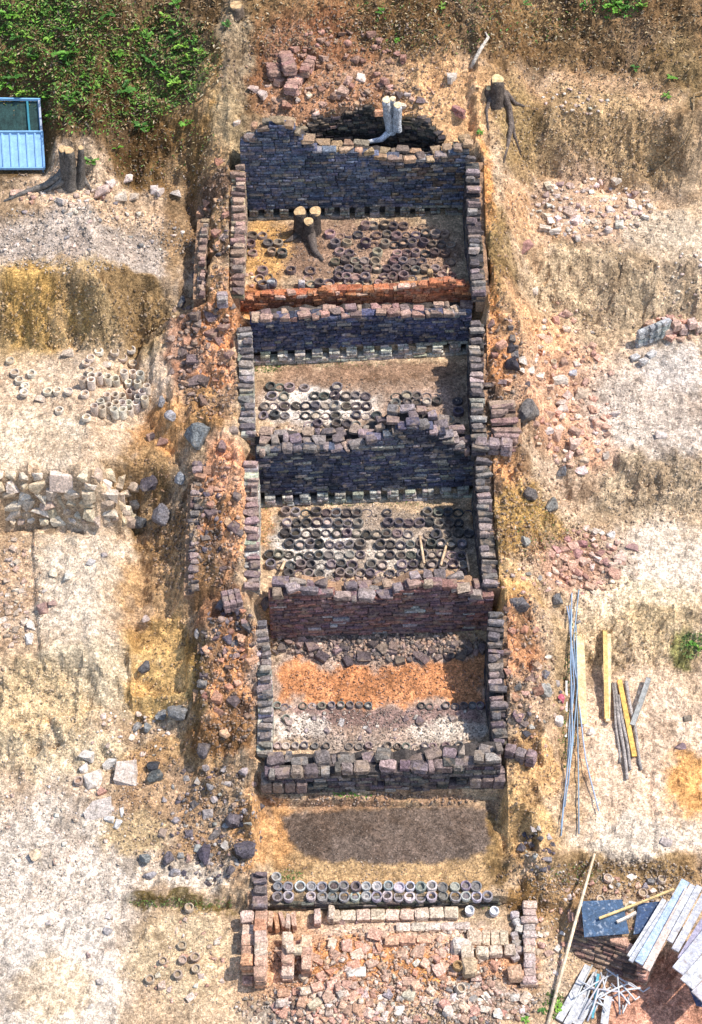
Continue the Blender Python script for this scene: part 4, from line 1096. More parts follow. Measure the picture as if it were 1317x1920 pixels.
tag(_o, 'small broken brick and stone rubble strewn around the kiln', 'rubble', None, 'stuff')
# single stones one can name: px, py, w, h, colour, label
for i, (px, py, w, h, c, pool, lab) in enumerate([
    (1040, 430, 22, 20, (.56, .48, .4), RKB, 'squarish pale stone at lower left of the upper right heap'), (1085, 445, 14, 12, (.55, .47, .4), RKB, 'small square stone below the upper right heap'),
    (985, 460, 26, 20, (.40, .22, .18), RKB, 'reddish block on sand left of the upper right heap'), (1002, 542, 15, 14, (.56, .45, .36), RKB, 'pale cube on sand right of the red brick wall'),
    (980, 672, 14, 22, (.6, .52, .44), RKB, 'bright pale stone beside the black brick clump'), (996, 692, 12, 14, (.6, .52, .44), RKB, 'small bright stone right of the black brick clump'), (977, 693, 12, 11, (.58, .5, .42), RKB, 'small bright stone directly below the black brick clump'),
    (1049, 710, 26, 16, (.62, .54, .45), RKB, 'flat cream slab on peach sand'), (1075, 697, 13, 11, (.4, .4, .43), RKB, 'bluish grey block on peach sand'), (1052, 752, 17, 13, (.62, .5, .42), RKB, 'upper of two pale bricks at left of pink strewn field'),
    (1054, 765, 18, 14, (.62, .5, .42), RKB, 'lower of two pale bricks at left of pink strewn field'), (1090, 738, 20, 20, (.5, .38, .28), RKB, 'wedge shaped tan stone amid pink strewn field'), (1045, 812, 22, 22, (.5, .32, .24), RKB, 'rounded pink block right of the dark mossy patch'),
    (1080, 830, 24, 18, (.56, .4, .32), RKB, 'long pink slab lower right of the pink strewn field'), (1155, 772, 18, 14, (.6, .5, .44), RKB, 'pale round stone at edge of white sand'), (1240, 815, 20, 12, (.56, .46, .4), RKB, 'pale stone alone on white sand'),
    (1115, 995, 18, 15, (.6, .5, .42), RKB, 'bright block at top of reddish heap'), (1145, 1000, 17, 14, (.58, .54, .5), RKB, 'white block right of the reddish heap'), (1185, 1025, 22, 14, (.36, .22, .2), RKB, 'dark red stone at right of reddish heap'),
    (1160, 1040, 26, 18, (.56, .4, .32), RKB, 'pale pink slab at right end of reddish heap'), (1158, 1052, 14, 11, (.58, .42, .34), RKB, 'pink lump below the slab by reddish heap'),
    (1052, 1307, 13, 14, (.5, .12, .16), RKB, 'crimson stone beside the blue rods'), (1047, 1348, 16, 18, (.6, .54, .5), RKB, 'white stone left of the blue rods'), (1107, 1370, 18, 12, (.6, .5, .42), RKB, 'pale stone right of the blue rods'),
    (1025, 1230, 17, 14, (.62, .52, .42), RKB, 'bright stone on the right embankment of red clay'), (1250, 1577, 20, 14, (.5, .42, .38), RKB, 'long grey stone alone on pale sand'), (1290, 1345, 14, 10, (.25, .2, .15), RKB, 'dark clod at right edge of sand'),
    (1275, 1398, 22, 10, (.2, .14, .15), RKB, 'dark purple lump on orange sand'),
    (165, 1412, 24, 20, (.64, .57, .5), RKB, 'bright cuboid stone on the left rubble ground'), (120, 1418, 20, 36, (.64, .58, .5), RKB, 'tall bright wedge stone at left of pale slabs'), (157, 1437, 18, 18, (.64, .58, .52), RKB, 'bright square stone between pale slabs'),
    (208, 1437, 30, 30, (.62, .57, .5), RKB, 'white block touching the big pinkish boulder'), (238, 1443, 38, 40, (.56, .47, .4), RKB, 'big pinkish boulder left of the black glossy rock'), (180, 1458, 42, 28, (.62, .53, .45), RKB, 'flat cream slab right of a ring saggar'),
    (192, 1484, 14, 14, (.45, .25, .19), RKB, 'small red stone under the cream slab'), (190, 1522, 62, 46, (.55, .47, .41), RKB, 'largest flat pale slab on the left rubble ground'), (205, 1534, 17, 11, (.58, .56, .54), RKB, 'white brick at right of the largest slab'),
    (222, 1543, 14, 17, (.58, .56, .54), RKB, 'white block at lower right of the largest slab'), (230, 1520, 9, 17, (.6, .58, .55), RKB, 'upright white chip above the white block'), (65, 1600, 24, 26, (.58, .44, .3), RK, 'tan rounded stone on whitish ground, far left'),
    (203, 1742, 18, 18, (.34, .31, .3), RK, 'grey round stone on white ground at lower left'), (205, 1715, 16, 15, (.56, .5, .45), RK, 'pale stone above the grey round stone'), (165, 1788, 11, 13, (.3, .22, .2), RK, 'small brown stone alone on white ground'),
    (188, 1838, 15, 14, (.45, .4, .36), RK, 'grey stone alone in lower left ground'), (173, 1885, 14, 13, (.52, .46, .4), RK, 'pale stone alone near bottom left'), (92, 1728, 14, 12, (.42, .36, .33), RK, 'brown grey clod on white ground, left'),
    (196, 1037, 14, 17, (.3, .26, .25), RK, 'dark grey round stone on pale second terrace'), (172, 1053, 14, 12, (.5, .46, .43), RKB, 'small cube stone beside the dark grey stone'), (100, 1072, 18, 20, (.58, .5, .38), RK, 'cream boulder, left of a pair on pale terrace'),
    (127, 1073, 17, 26, (.62, .58, .5), RK, 'white boulder, right of a pair on pale terrace'), (82, 1138, 22, 18, (.32, .2, .17), RKB, 'dark red block on left of pale terrace'), (98, 1130, 15, 12, (.36, .24, .2), RKB, 'small dark red block beside the larger one'), (82, 1108, 15, 9, (.56, .5, .45), RKB, 'little pale brick above the dark red blocks'),
    (58, 1170, 14, 18, (.62, .56, .5), RKB, 'upper white block at edge of left sherd dump'), (57, 1195, 16, 20, (.62, .58, .53), RKB, 'lower white block at edge of left sherd dump'), (273, 1158, 17, 15, (.45, .35, .3), RK, 'brown stone on sand above the yellow patch'),
    (128, 660, 22, 17, (.56, .45, .35), RKB, 'tan block at the foot of upper left bank'), (198, 683, 20, 14, (.58, .48, .38), RKB, 'cream block among low pots on sandy terrace'), (77, 747, 18, 15, (.54, .42, .32), RKB, 'tan block left of the three low pots'),
    (305, 825, 20, 17, (.3, .17, .13), RKB, 'dark red brown block left of the great dark boulder'), (284, 818, 14, 13, (.32, .2, .15), RKB, 'small dark brown lump on orange sand left'),
    (207, 340, 15, 14, (.6, .48, .42), RKB, 'pale block right of the rooted stump, left one'), (239, 333, 18, 16, (.62, .5, .44), RKB, 'pale block right of the rooted stump, upper one'), (190, 356, 28, 19, (.56, .42, .36), RKB, 'largest pale block at foot of rooted stump'),
    (290, 355, 14, 14, (.6, .5, .44), RKB, 'left of a close pair of pale blocks on upper terrace'), (302, 358, 12, 15, (.6, .5, .44), RKB, 'right of a close pair of pale blocks on upper terrace'), (330, 362, 18, 15, (.58, .5, .44), RKB, 'pale block nearest the trench on upper terrace'),
    (225, 367, 26, 15, (.56, .46, .36), RKB, 'long tan brick on upper left terrace, left of two'), (248, 368, 20, 15, (.58, .48, .38), RKB, 'long tan brick on upper left terrace, right of two'),
    (476, 165, 20, 15, (.5, .36, .3), RKB, 'pale brick lump at left of the slope above the pit'), (443, 228, 14, 18, (.56, .45, .38), RKB, 'pale brick leaning on the left rim of kiln'), (848, 145, 18, 18, (.52, .45, .38), RKB, 'grey stone left of the right hand stump'),
    (668, 1818, 34, 22, (.66, .6, .52), RKB, 'bright white stone on the orange platform'), (865, 1772, 32, 26, (.62, .53, .45), BRW, 'large cream slab above the dark corner'), (898, 1745, 18, 10, (.55, .25, .12), RKB, 'orange and white stone on pale platform paving'),
    (764, 1723, 20, 17, (.3, .2, .18), RKB, 'dark brown block on the cream brick row'), (824, 1711, 18, 11, (.3, .22, .21), RKB, 'dark brown brick at right of cream brick row'), (639, 1722, 19, 17, (.4, .27, .23), RKB, 'brown cube on left end of cream brick row'),
    (671, 1720, 14, 15, (.25, .17, .18), RKB, 'dark stone right of the brown cube'), (895, 1848, 20, 16, (.6, .5, .42), RKB, 'pale block below the brick paving'), (840, 1893, 18, 20, (.62, .52, .44), RKB, 'pale stone at bottom of the heap'), (933, 1898, 18, 20, (.62, .58, .5), RKB, 'white wedge stone at bottom right of heap')]):
    stone(px, py, w, h, lab, 'stone', None, c, pool, 'stone', 5000 + i)
# boulders
for i, (px, py, w, h, c, lab) in enumerate([
    (372, 806, 62, 58, (.17, .18, .18), 'great dark grey boulder left of the second chamber front'), (320, 776, 26, 24, (.34, .32, .33), 'pale grey boulder above left of the great dark boulder'), (304, 748, 18, 26, (.3, .29, .3), 'grey upright boulder beside the pots'),
    (279, 901, 36, 40, (.085, .07, .08), 'black purple boulder at right end of stone wall'), (339, 893, 28, 27, (.28, .29, .31), 'light blue grey boulder by the third embankment'), (304, 956, 40, 50, (.18, .165, .175), 'grey rounded boulder below the black purple boulder'),
    (266, 976, 30, 28, (.09, .09, .095), 'black boulder at lowest right of stone wall'), (273, 1245, 24, 30, (.12, .115, .12), 'small black rock alone on yellow earth'), (338, 1330, 50, 30, (.2, .195, .19), 'wide grey boulder at foot of yellow patch'), (303, 1337, 22, 26, (.24, .24, .24), 'grey boulder left of the wide grey boulder'),
    (259, 1357, 15, 28, (.27, .26, .25), 'narrow upright grey rock in the bank'), (278, 1361, 19, 20, (.25, .25, .24), 'angular grey rock below the wide boulder'), (386, 1396, 30, 38, (.12, .10, .10), 'dark upright rock at foot of left embankment'),
    (289, 1433, 32, 22, (.045, .045, .05), 'black glossy rock, upper of two'), (292, 1452, 34, 26, (.10, .105, .10), 'dark angular rock directly below the black glossy rock'), (441, 1531, 32, 42, (.15, .125, .135), 'purple grey egg shaped boulder on orange sand'),
    (463, 1585, 52, 34, (.10, .085, .10), 'long dark purple boulder on orange sand'), (383, 1590, 30, 46, (.085, .07, .09), 'upright dark purple boulder in the rubble'), (318, 1605, 24, 28, (.13, .11, .12), 'dark boulder left in the rubble row'), (273, 1605, 22, 24, (.22, .23, .22), 'grey green boulder at left end of rubble row'),
    (433, 1627, 20, 18, (.13, .11, .115), 'small dark stone below the long purple boulder'), (330, 1632, 24, 18, (.36, .33, .33), 'pale grey boulder on the white balk, right one'), (282, 1638, 26, 16, (.38, .35, .35), 'pale grey boulder on the white balk, left one'),
    (404, 1555, 20, 40, (.16, .14, .13), 'tall dark rock in the middle of rubble'), (960, 678, 36, 34, (.045, .04, .05), 'black glossy lump at the lower end of curved brick row'), (958, 650, 24, 26, (.05, .045, .05), 'black lump above the glossy lump'),
    (990, 718, 13, 13, (.14, .11, .11), 'small dark round lump on peach sand'), (992, 765, 46, 50, (.16, .14, .125), 'dark weathered block right of the mossy patch'), (1054, 880, 20, 26, (.15, .15, .16), 'dark grey rock in the rubble below pink field'),
    (995, 920, 26, 40, (.13, .11, .10), 'dark upright rock on the yellow bank'), (1035, 940, 28, 36, (.2, .19, .17), 'grey rock on top of the yellow bank'), (985, 1010, 20, 26, (.28, .27, .24), 'grey rock at foot of the yellow bank'), (975, 1128, 44, 34, (.14, .125, .125), 'dark block right of the fourth wall end'),
    (1045, 1120, 26, 30, (.17, .17, .17), 'grey rock near the head of blue rods'), (1022, 1260, 22, 20, (.17, .16, .18), 'dark blue grey rock on the red embankment'), (1020, 1290, 30, 34, (.3, .28, .25), 'pale grey rock lower on the red embankment'),
    (971, 1286, 18, 18, (.16, .15, .14), 'dark round rock on the red embankment'), (435, 805, 34, 14, (.33, .25, .2), 'flat brown slab beside the second side wall foot'), (512, 1175, 34, 28, (.17, .13, .13), 'large brown block at left end of fourth chamber'), (500, 1125, 30, 30, (.10, .095, .11), 'dark blue grey block at left end of fourth wall'),
    (375, 490, 18, 60, (.14, .14, .16), 'tall dark rock in the trench left of topmost chamber'), (342, 560, 18, 30, (.13, .13, .14), 'dark rock at the corner of upper left bank'), (370, 1182, 14, 24, (.4, .37, .36), 'pale upright stone on left embankment edge'), (1085, 1165, 10, 8, (.3, .3, .3), 'tiny grey stone below the rods head')]):
    stone(px, py, w, h, lab, 'boulder', None, c, BO, 'boulder', 6000 + i, sink=.34, flat=1.05)
# dry stone retaining wall on the left: every stone a part
rw = empty('dry_stone_wall', hit(120, 972), 'retaining wall of rough cream stones between the two left terraces', 'stone wall')
rw['kind'] = 'thing'
rng = random.Random(77)
STW = [(118, 905, 50, 32)]
for row, (y0, s0) in enumerate([(893, 20), (911, 24), (929, 26), (947, 26), (963, 24), (975, 18)]):
    x = -20 + row * 7
    while x < 238 - (22 if row == 0 else 0):
        w = s0 * rng.uniform(.75, 1.5)
        if not (88 < x + w / 2 < 148 and 888 < y0 < 922):
            STW.append((x + w / 2, y0 + rng.uniform(-3, 3), w * 1.0, s0 * rng.uniform(.8, 1.05)))
        x += w * 1.0
STW += [(224, 946, 28, 32), (232, 962, 24, 20), (238, 980, 44, 26), (225, 900, 18, 20)]
for i, (px, py, w, h) in enumerate(STW):
    p = hit(px, py); m = mpp(p)
    c = jit(rng.choice([(.60, .50, .39), (.54, .43, .31), (.64, .55, .44), (.44, .34, .25), (.60, .48, .33)]), .15, rng)
    M = TRS((p[0], p[1] + .04, p[2] - .02), (rng.uniform(-.3, .3), rng.uniform(-.3, .3), rng.uniform(-.3, .3)), (w * m * 1.1, .24, h * m * 1.3))
    place('stone', rng.choice(RKB + RK), M, rw, c)

def stack(name, label, cat, bricks, seed, group=None):
    """bricks: (px, py, z above ground, w px, depth px, height m, yaw, colour)"""
    rng = random.Random(seed)
    c0 = hit(bricks[0][0], bricks[0][1])
    root = empty(name, c0, label, cat, group)
    for px, py, dz, w, d, h, yaw, c in bricks:
        p = hit(px, py); m = mpp(p)
        M = TRS((p[0], p[1], p[2] + dz + h / 2), (rng.uniform(-.04, .04), rng.uniform(-.04, .04), yaw + rng.uniform(-.05, .05)), (w * m, d * m * 1.15, h))
        place('brick', rng.choice(BRW if rng.random() < .7 else BR), M, root, jit(c, .15, rng))
    return root
CR = (.60, .46, .34); PKB = (.54, .32, .21); ORB = (.55, .29, .17)
# platform: cream course, paving and right hand pier
L_ = [(626 + 27.5 * i, 1722 - .8 * i, .0, 26, 19, .12, 0, CR) for i in range(9)]
L_ += [(756 + 28 * i, 1741 - .5 * i, .0, 26, 14, .07, 0, (.55, .44, .36)) for i in range(5)]
L_ += [(890 + 17 * i + (i > 0) * 4, 1762 + (i % 2), .0, 16 if i else 28, 26, .1, 0, CR) for i in range(4)]
L_ += [(876, 1795, .02, 24, 26, .16, 0, (.58, .45, .33)), (904, 1792, .02, 24, 17, .16, 0, CR), (929, 1790, .02, 25, 17, .16, 0, CR), (955, 1788, .02, 22, 18, .16, 0, CR), (880, 1820, .0, 26, 28, .2, 0, (.56, .40, .26)), (764, 1766, 0, 28, 14, .1, 0, PKB), (735, 1768, 0, 26, 14, .1, 0, PKB), (795, 1765, 0, 26, 14, .1, 0, PKB)]
stack('brick_platform', 'cream brick course and paving of the platform below the lowest chamber', 'platform', L_, 81)
L_ = [(992, 1705 + 14 * i, .05, rng.choice((22, 26, 30)), 13, .14, rng.uniform(-.1, .1), rng.choice([CR, (.45, .36, .32), (.5, .36, .3)])) for i in range(11)]
L_ += [(965 + 4 * (i % 3), 1720 + 13 * i, .0, 15, 12, .12, .6 * i, rng.choice([(.45, .41, .38), (.52, .45, .4)])) for i in range(7)] + [(965, 1832, .05, 26, 24, .16, 0, PKB), (990, 1832, .05, 26, 12, .12, 0, PKB), (992, 1848, .02, 34, 9, .1, 0, (.52, .36, .27))]
stack('brick_pier', 'ruined pier of stacked bricks at right end of the platform', 'brick pier', L_, 82)
def pile(x0, pys, w, d, layers, hh, cs, seed):
    r = random.Random(seed); out = []
    for py in pys:
        n = layers if isinstance(layers, int) else r.choice(layers)
        for k in range(n):
            out.append((x0 + r.uniform(-1, 1), py + r.uniform(-1, 1), k * hh, w * r.uniform(.93, 1.07), d, hh - .01, 0, r.choice(cs)))
    return out
BK = [(.58, .37, .26), (.56, .29, .17), (.50, .31, .22), (.6, .44, .34)]
stack('brick_stack', 'outer left stack of large pink bricks at platform corner', 'brick stack', pile(466, [1735, 1760, 1778, 1800, 1818], 23, 20, (3, 4), .11, BK, 1) + [(466, 1842, 0, 22, 14, .1, 0, BK[2])], 83)
stack('brick_stack', 'second stack of large pink bricks, right of the outer left stack', 'brick stack', pile(490, [1733, 1756, 1778, 1800, 1820, 1842], 23, 21, (3, 4), .11, BK, 2), 84)
stack('brick_stack', 'leaning row of small bricks at top of the platform left corner', 'brick stack', [(508 + 11 * i, 1734 + 3 * (i % 2), .03, 9, 28, .2, .15 * (i % 3), BK[i % 4]) for i in range(5)], 85)
stack('brick_stack', 'third stack of bricks right of the deep dark slot', 'brick stack', pile(540, [1772, 1808, 1828], 22, 24, (2, 3, 3), .11, BK, 3) + [(545, 1795, .3, 17, 17, .1, .3, CR)], 86)
stack('brick_stack', 'fourth stack of bricks right of the small dark slot', 'brick stack', pile(576, [1775, 1795, 1820], 20, 22, (2, 3), .11, BK, 4) + [(558, 1796, .25, 18, 15, .1, 0, CR)], 87)
stack('brick_stack', 'pair of standing bricks left of the cream course', 'brick stack', [(596, 1727, 0, 14, 24, .22, 0, (.5, .37, .28)), (622, 1720, 0, 13, 24, .2, 0, CR)], 88)
for i, (px, py, yaw, c) in enumerate([(532, 1865, .05, PKB), (575, 1862, .2, CR), (590, 1886, .6, (.52, .43, .3)), (530, 1885, .1, (.5, .4, .34))]):
    p = hit(px, py); m = mpp(p)
    tag(place('brick', BRW[i], TRS((p[0], p[1], p[2] + .05), (0, .05, yaw), (24 * m, 16 * m, .12)), None, c), ['pink brick lying below the brick stacks, left', 'cream brick set squarely below the third stack', 'tan brick turned askew below the stacks', 'worn brick at lower left below the stacks'][i], 'brick')
# left pier of the grey block wall
stack('brick_pier', 'square pier of brown blocks at left end of the grey block wall', 'brick pier', [(501 + 22 * i, 1488 - 12 * j, .12 * (1 - 0), 20, 13, .3, 0, (.25, .19, .165)) for i in range(4) for j in range(2)], 89)
stack('brick_pier', 'brown block pier at right end of grey block wall', 'brick pier', [(890 + 22 * i, 1478 - 14 * j, .1, 21, 15, .28, 0, (.24, .18, .165)) for i in range(3) for j in range(2)], 90)
# grey brick stack at right with pink bricks
L_ = []
for i in range(5):
    for k in range(4):
        L_.append((1200 + 11 * i, 648 - 4.5 * i, k * .11, 19, 9, .1, .55, (.36, .37, .36)))
for i in range(5): L_.append((1250 + 15 * i, 628 - 2 * i, .12 * (i % 2), 15, 13, .18, .2, (.55, .4, .32)))
stack('brick_stack', 'neat stack of grey bricks ending in pink bricks by the right edge', 'brick stack', L_, 91)
for i, (px, py) in enumerate([(1190, 674), (1207, 681), (1221, 667)]):
    p = hit(px, py); m = mpp(p)
    tag(place('brick', BRW[i], TRS((p[0], p[1], p[2] + .05), (0, 0, .5 + .1 * i), (19 * m, 12 * m, .1)), None, (.5, .48, .46)), ['left grey brick lying before the grey stack', 'middle grey brick lying before the grey stack', 'right grey brick lying before the grey stack'][i], 'brick')
# fallen brickwork above the pit: bonded lumps of brick
def lump(px, py, nxb, nyb, yaw, c, label, w=22, d=9, h=.1, up=.0, layers=2):
    p = hit(px, py); m = mpp(p); rng = random.Random(int(px * 7 + py))
    root = empty('brickwork_lump', p, label, 'brickwork')
    R = Matrix.Rotation(yaw, 4, 'Z')
    for i in range(nxb):
        for j in range(nyb):
            for k in range(layers):
                v = R @ Vector(((i - (nxb - 1) / 2) * w * m, (j - (nyb - 1) / 2) * d * m * 1.4, (k + .4) * h + up * j))
                place('brick', rng.choice(BRW), Matrix.Translation(Vector(p) + v) @ R @ Matrix.Diagonal((w * m * .96, d * m * 1.35, h * .95, 1)), root, jit(c, .2, rng))
lump(512, 138, 1, 4, .25, (.32, .19, .15), 'fallen lump of brickwork at upper left of the slope above the pit', 24, 9)
lump(540, 125, 1, 5, .2, (.36, .21, .17), 'tall fallen lump of brickwork, second from left above pit', 26, 9)
lump(552, 165, 1, 4, -.25, (.42, .26, .21), 'pink lump of brickwork nearest the left of the pit', 28, 9)
lump(578, 132, 1, 4, -.3, (.34, .2, .16), 'right lump of fallen brickwork above the pit', 20, 9)
lump(436, 1133, 3, 3, .25, (.26, .18, .17), 'tilted square lump of brickwork on left embankment edge', 12, 9, .12)
lump(418, 570, 1, 2, .05, (.32, .26, .25), 'square pale brick block at the corner left of red wall', 20, 9, .12)
lump(925, 845, 3, 1, -.1, (.26, .2, .19), 'row of brown blocks right of the third wall end', 23, 17, .14)
lump(860, 217, 2, 1, -.7, (.4, .2, .17), 'row of red bricks on right rim above the pit', 14, 8, .1)
lump(975, 1425, 3, 1, -.35, (.22, .16, .16), 'dark brick row at far right end of grey block wall', 20, 14, .16)

# ------------------------------------------------------------------ gravel and sherds too small to pick apart
def gravel(name, label, spec, seed, cat='gravel'):
    rng = random.Random(seed)
    items = []
    for cx, cy, rx, ry, n, smin, smax, tint, mixg in spec:
        for _ in range(n):
            while True:
                u, v = rng.uniform(-1, 1), rng.uniform(-1, 1)
                if u * u + v * v <= 1: break
            px = cx + rx * u; py = cy + ry * v
            if not (-60 < px < 1380 and -20 < py < 1990): continue
            p = FASTHIT(px, py); m = mpp(p)
            s = (smin + (smax - smin) * rng.random() ** 2) * m
            g = gcol(p[0], p[1])
            t = rng.choice(tint)
            kk = rng.uniform(.6, 1.35); c = tuple(float(max(.02, min(.75, (g[k] * mixg + t[k] * (1 - mixg)) * kk))) for k in range(3))
            M = TRS((p[0], p[1], p[2] + s * .12), (rng.uniform(0, 6), rng.uniform(0, 6), rng.uniform(0, 6)), (s, s * rng.uniform(.6, 1), s * rng.uniform(.5, .8)))
            items.append((rng.choice(PEB), M, c))
    o = bpy.data.objects.new(name, join_mesh(name, items, M_BRICKA))
    COL.objects.link(o)
    return tag(o, label, cat, None, 'stuff')
PEB = [rock_mesh(900 + i, M_STONE, 8) for i in range(10)]
_hc = {}
def FASTHIT(px, py):
    key = (round(px / 3), round(py / 3))
    if key not in _hc: _hc[key] = hit(key[0] * 3, key[1] * 3)
    q = _hc[key]; m = mpp(q)
    x = q[0] + (px - key[0] * 3) * m; y = q[1] + (key[1] * 3 - py) * m * 1.3
    return np.array([x, y, height(x, y)])
GT = [(.5, .42, .34), (.42, .34, .27), (.6, .52, .45)]
RT = [(.45, .28, .2), (.5, .36, .28), (.36, .24, .18)]
DT = [(.16, .13, .12), (.26, .21, .18), (.4, .33, .28)]
gravel('gravel', 'loose gravel and clods strewn over all the terraces', [
    (150, 450, 210, 65, 1500, 3, 9, GT, .3), (120, 1570, 190, 190, 1500, 2.5, 8, GT, .4), (330, 1480, 130, 150, 1100, 3, 9, DT + RT, .4), (410, 1550, 80, 110, 500, 4, 12, DT, .3), (340, 1790, 120, 110, 500, 2.5, 7, GT, .4),
    (640, 1880, 160, 60, 1000, 3, 9, RT + GT, .2), (850, 1870, 170, 60, 900, 3, 9, RT + GT + DT, .2), (750, 1790, 250, 60, 700, 2.5, 7, RT, .4), (1170, 1650, 180, 40, 1100, 3, 9, GT + DT, .3), (1040, 1760, 60, 130, 500, 3, 8, GT, .4),
    (1200, 1400, 170, 230, 500, 2, 5, GT, .6), (1090, 1060, 110, 80, 700, 3, 8, RT, .3), (1080, 730, 130, 170, 900, 2.5, 8, RT + GT, .4), (1120, 390, 170, 90, 700, 2.5, 7, GT, .4), (1080, 200, 180, 90, 600, 2.5, 7, GT + RT, .4),
    (640, 140, 230, 110, 1300, 3, 9, RT + DT, .3), (180, 350, 220, 40, 400, 3, 8, GT + RT, .4), (130, 760, 240, 110, 250, 2, 5, GT, .5), (150, 1100, 190, 110, 350, 2, 6, GT + RT, .5), (40, 1110, 45, 120, 400, 3, 8, RT + GT, .3), (150, 1320, 170, 80, 500, 2.5, 7, GT, .5),
    (660, 470, 210, 62, 900, 3, 8, DT + RT, .4), (680, 760, 200, 55, 500, 2.5, 6, DT + GT, .4), (690, 1020, 205, 75, 900, 2.5, 7, DT + GT, .4), (710, 1370, 200, 40, 1100, 3, 8, DT + GT, .3), (710, 1280, 200, 38, 900, 2.5, 8, RT, .55), (710, 1215, 200, 26, 500, 3, 10, DT, .3),
    (710, 1205, 200, 32, 700, 6, 17, DT + RT, .2), (390, 680, 60, 110, 220, 6, 15, RT + DT, .3), (410, 980, 45, 130, 200, 6, 14, RT + DT, .3), (435, 1270, 60, 130, 260, 6, 14, RT + DT, .3), (410, 430, 35, 130, 150, 6, 13, RT + DT, .3), (940, 700, 50, 130, 160, 6, 14, RT + DT, .3), (985, 1250, 55, 140, 200, 6, 13, RT + DT, .3), (950, 960, 50, 110, 120, 6, 12, RT + DT, .3), (750, 1800, 250, 60, 900, 5, 17, RT + RT + GT, .2), (720, 1890, 290, 45, 900, 5, 18, RT + GT, .2), (660, 1100, 150, 26, 160, 6, 14, DT + RT, .2), (680, 200, 180, 45, 260, 5, 13, RT + DT, .3), (560, 820, 100, 22, 120, 5, 12, DT + RT, .2), (690, 580, 200, 9, 160, 5, 12, RT, .2), (700, 1500, 200, 12, 260, 4, 11, DT + RT, .3), (660, 900, 660, 960, 14000, 1.8, 5, GT + RT, .75), (330, 1030, 45, 80, 400, 4, 12, DT + RT, .5), (150, 590, 190, 65, 700, 3, 12, DT + GT, .7), (1120, 270, 200, 70, 700, 3, 10, DT + GT, .65), (1130, 550, 200, 70, 500, 3, 9, GT, .7), (1230, 930, 120, 60, 350, 3, 10, GT, .7), (1000, 970, 90, 80, 350, 3, 10, DT + RT, .6), (60, 1330, 110, 90, 350, 3, 11, GT, .7), (330, 1240, 60, 90, 250, 3, 10, DT + RT, .6), (900, 80, 420, 90, 1100, 3, 9, DT + RT, .6), (180, 260, 220, 90, 500, 3, 9, DT, .6), (990, 1660, 60, 60, 250, 3, 10, DT + RT, .5), (300, 930, 80, 80, 300, 3, 10, DT + RT, .5), (720, 1565, 200, 55, 700, 2, 4.5, DT, .5), (720, 1630, 210, 25, 300, 2.5, 6, GT + RT, .4), (400, 680, 80, 110, 600, 3, 9, RT + DT, .4), (410, 970, 60, 140, 500, 3, 8, RT + DT, .4), (430, 1270, 70, 130, 700, 3, 9, RT + DT, .4), (400, 420, 50, 140, 450, 3, 9, RT + DT, .4),
    (950, 700, 60, 140, 500, 3, 8, RT + DT, .4), (960, 960, 70, 120, 500, 3, 8, RT + DT, .4), (985, 1260, 60, 150, 600, 3, 8, RT + DT, .4), (920, 440, 50, 140, 350, 3, 8, RT, .4), (990, 1500, 70, 120, 450, 3, 8, RT + DT, .4), (1230, 900, 110, 90, 300, 2, 6, GT, .5)], 301)

# ------------------------------------------------------------------ stumps, branches, vine
def on_y(px, py, y):
    r = ray(px, py)
    return CAM + r * ((y - CAM[1]) / r[1])
def stem_mesh(name, a, b, r0, r1, mat, seed, seg=14, n=7):
    rng = random.Random(seed)
    a = Vector(a); b = Vector(b)
    ph = rng.uniform(0, 6)
    V = []; F = []
    t = (b - a).normalized(); u = t.cross(Vector((0, 1, .2))).normalized(); w = t.cross(u)
    for i in range(n + 1):
        f = i / n
        r = r0 + (r1 - r0) * f ** .6
        c = a.lerp(b, f) + u * math.sin(f * 3 + ph) * .015
        for k in range(seg):
            th = 2 * math.pi * k / seg
            rr = r * (1 + .10 * math.sin(3 * th + ph) * (1 - .6 * f) + .06 * math.sin(7 * th + ph * 2) + rng.uniform(-.1, .1))
            V.append(c + u * math.cos(th) * rr + w * math.sin(th) * rr)
    for i in range(n):
        for k in range(seg):
            F.append((i * seg + k, i * seg + (k + 1) % seg, (i + 1) * seg + (k + 1) % seg, (i + 1) * seg + k))
    F.append(tuple(n * seg + k for k in range(seg)))
    return mesh_from(name, V, F, mat, True)
def disc_mesh(name, c, nrm, r, mat, seed, th=.012):
    rng = random.Random(seed)
    nrm = Vector(nrm).normalized(); u = nrm.cross(Vector((0, 1, .3))).normalized(); w = nrm.cross(u); c = Vector(c)
    V = []; S = 16
    for h in (0, th):
        for k in range(S):
            t = 2 * math.pi * k / S
            rr = r * (1 + .07 * math.sin(3 * t + seed))
            V.append(c + nrm * h + (u * math.cos(t) + w * math.sin(t)) * rr)
    F = [tuple(range(S, 2 * S))] + [(k, (k + 1) % S, S + (k + 1) % S, S + k) for k in range(S)]
    return mesh_from(name, V, F, mat)
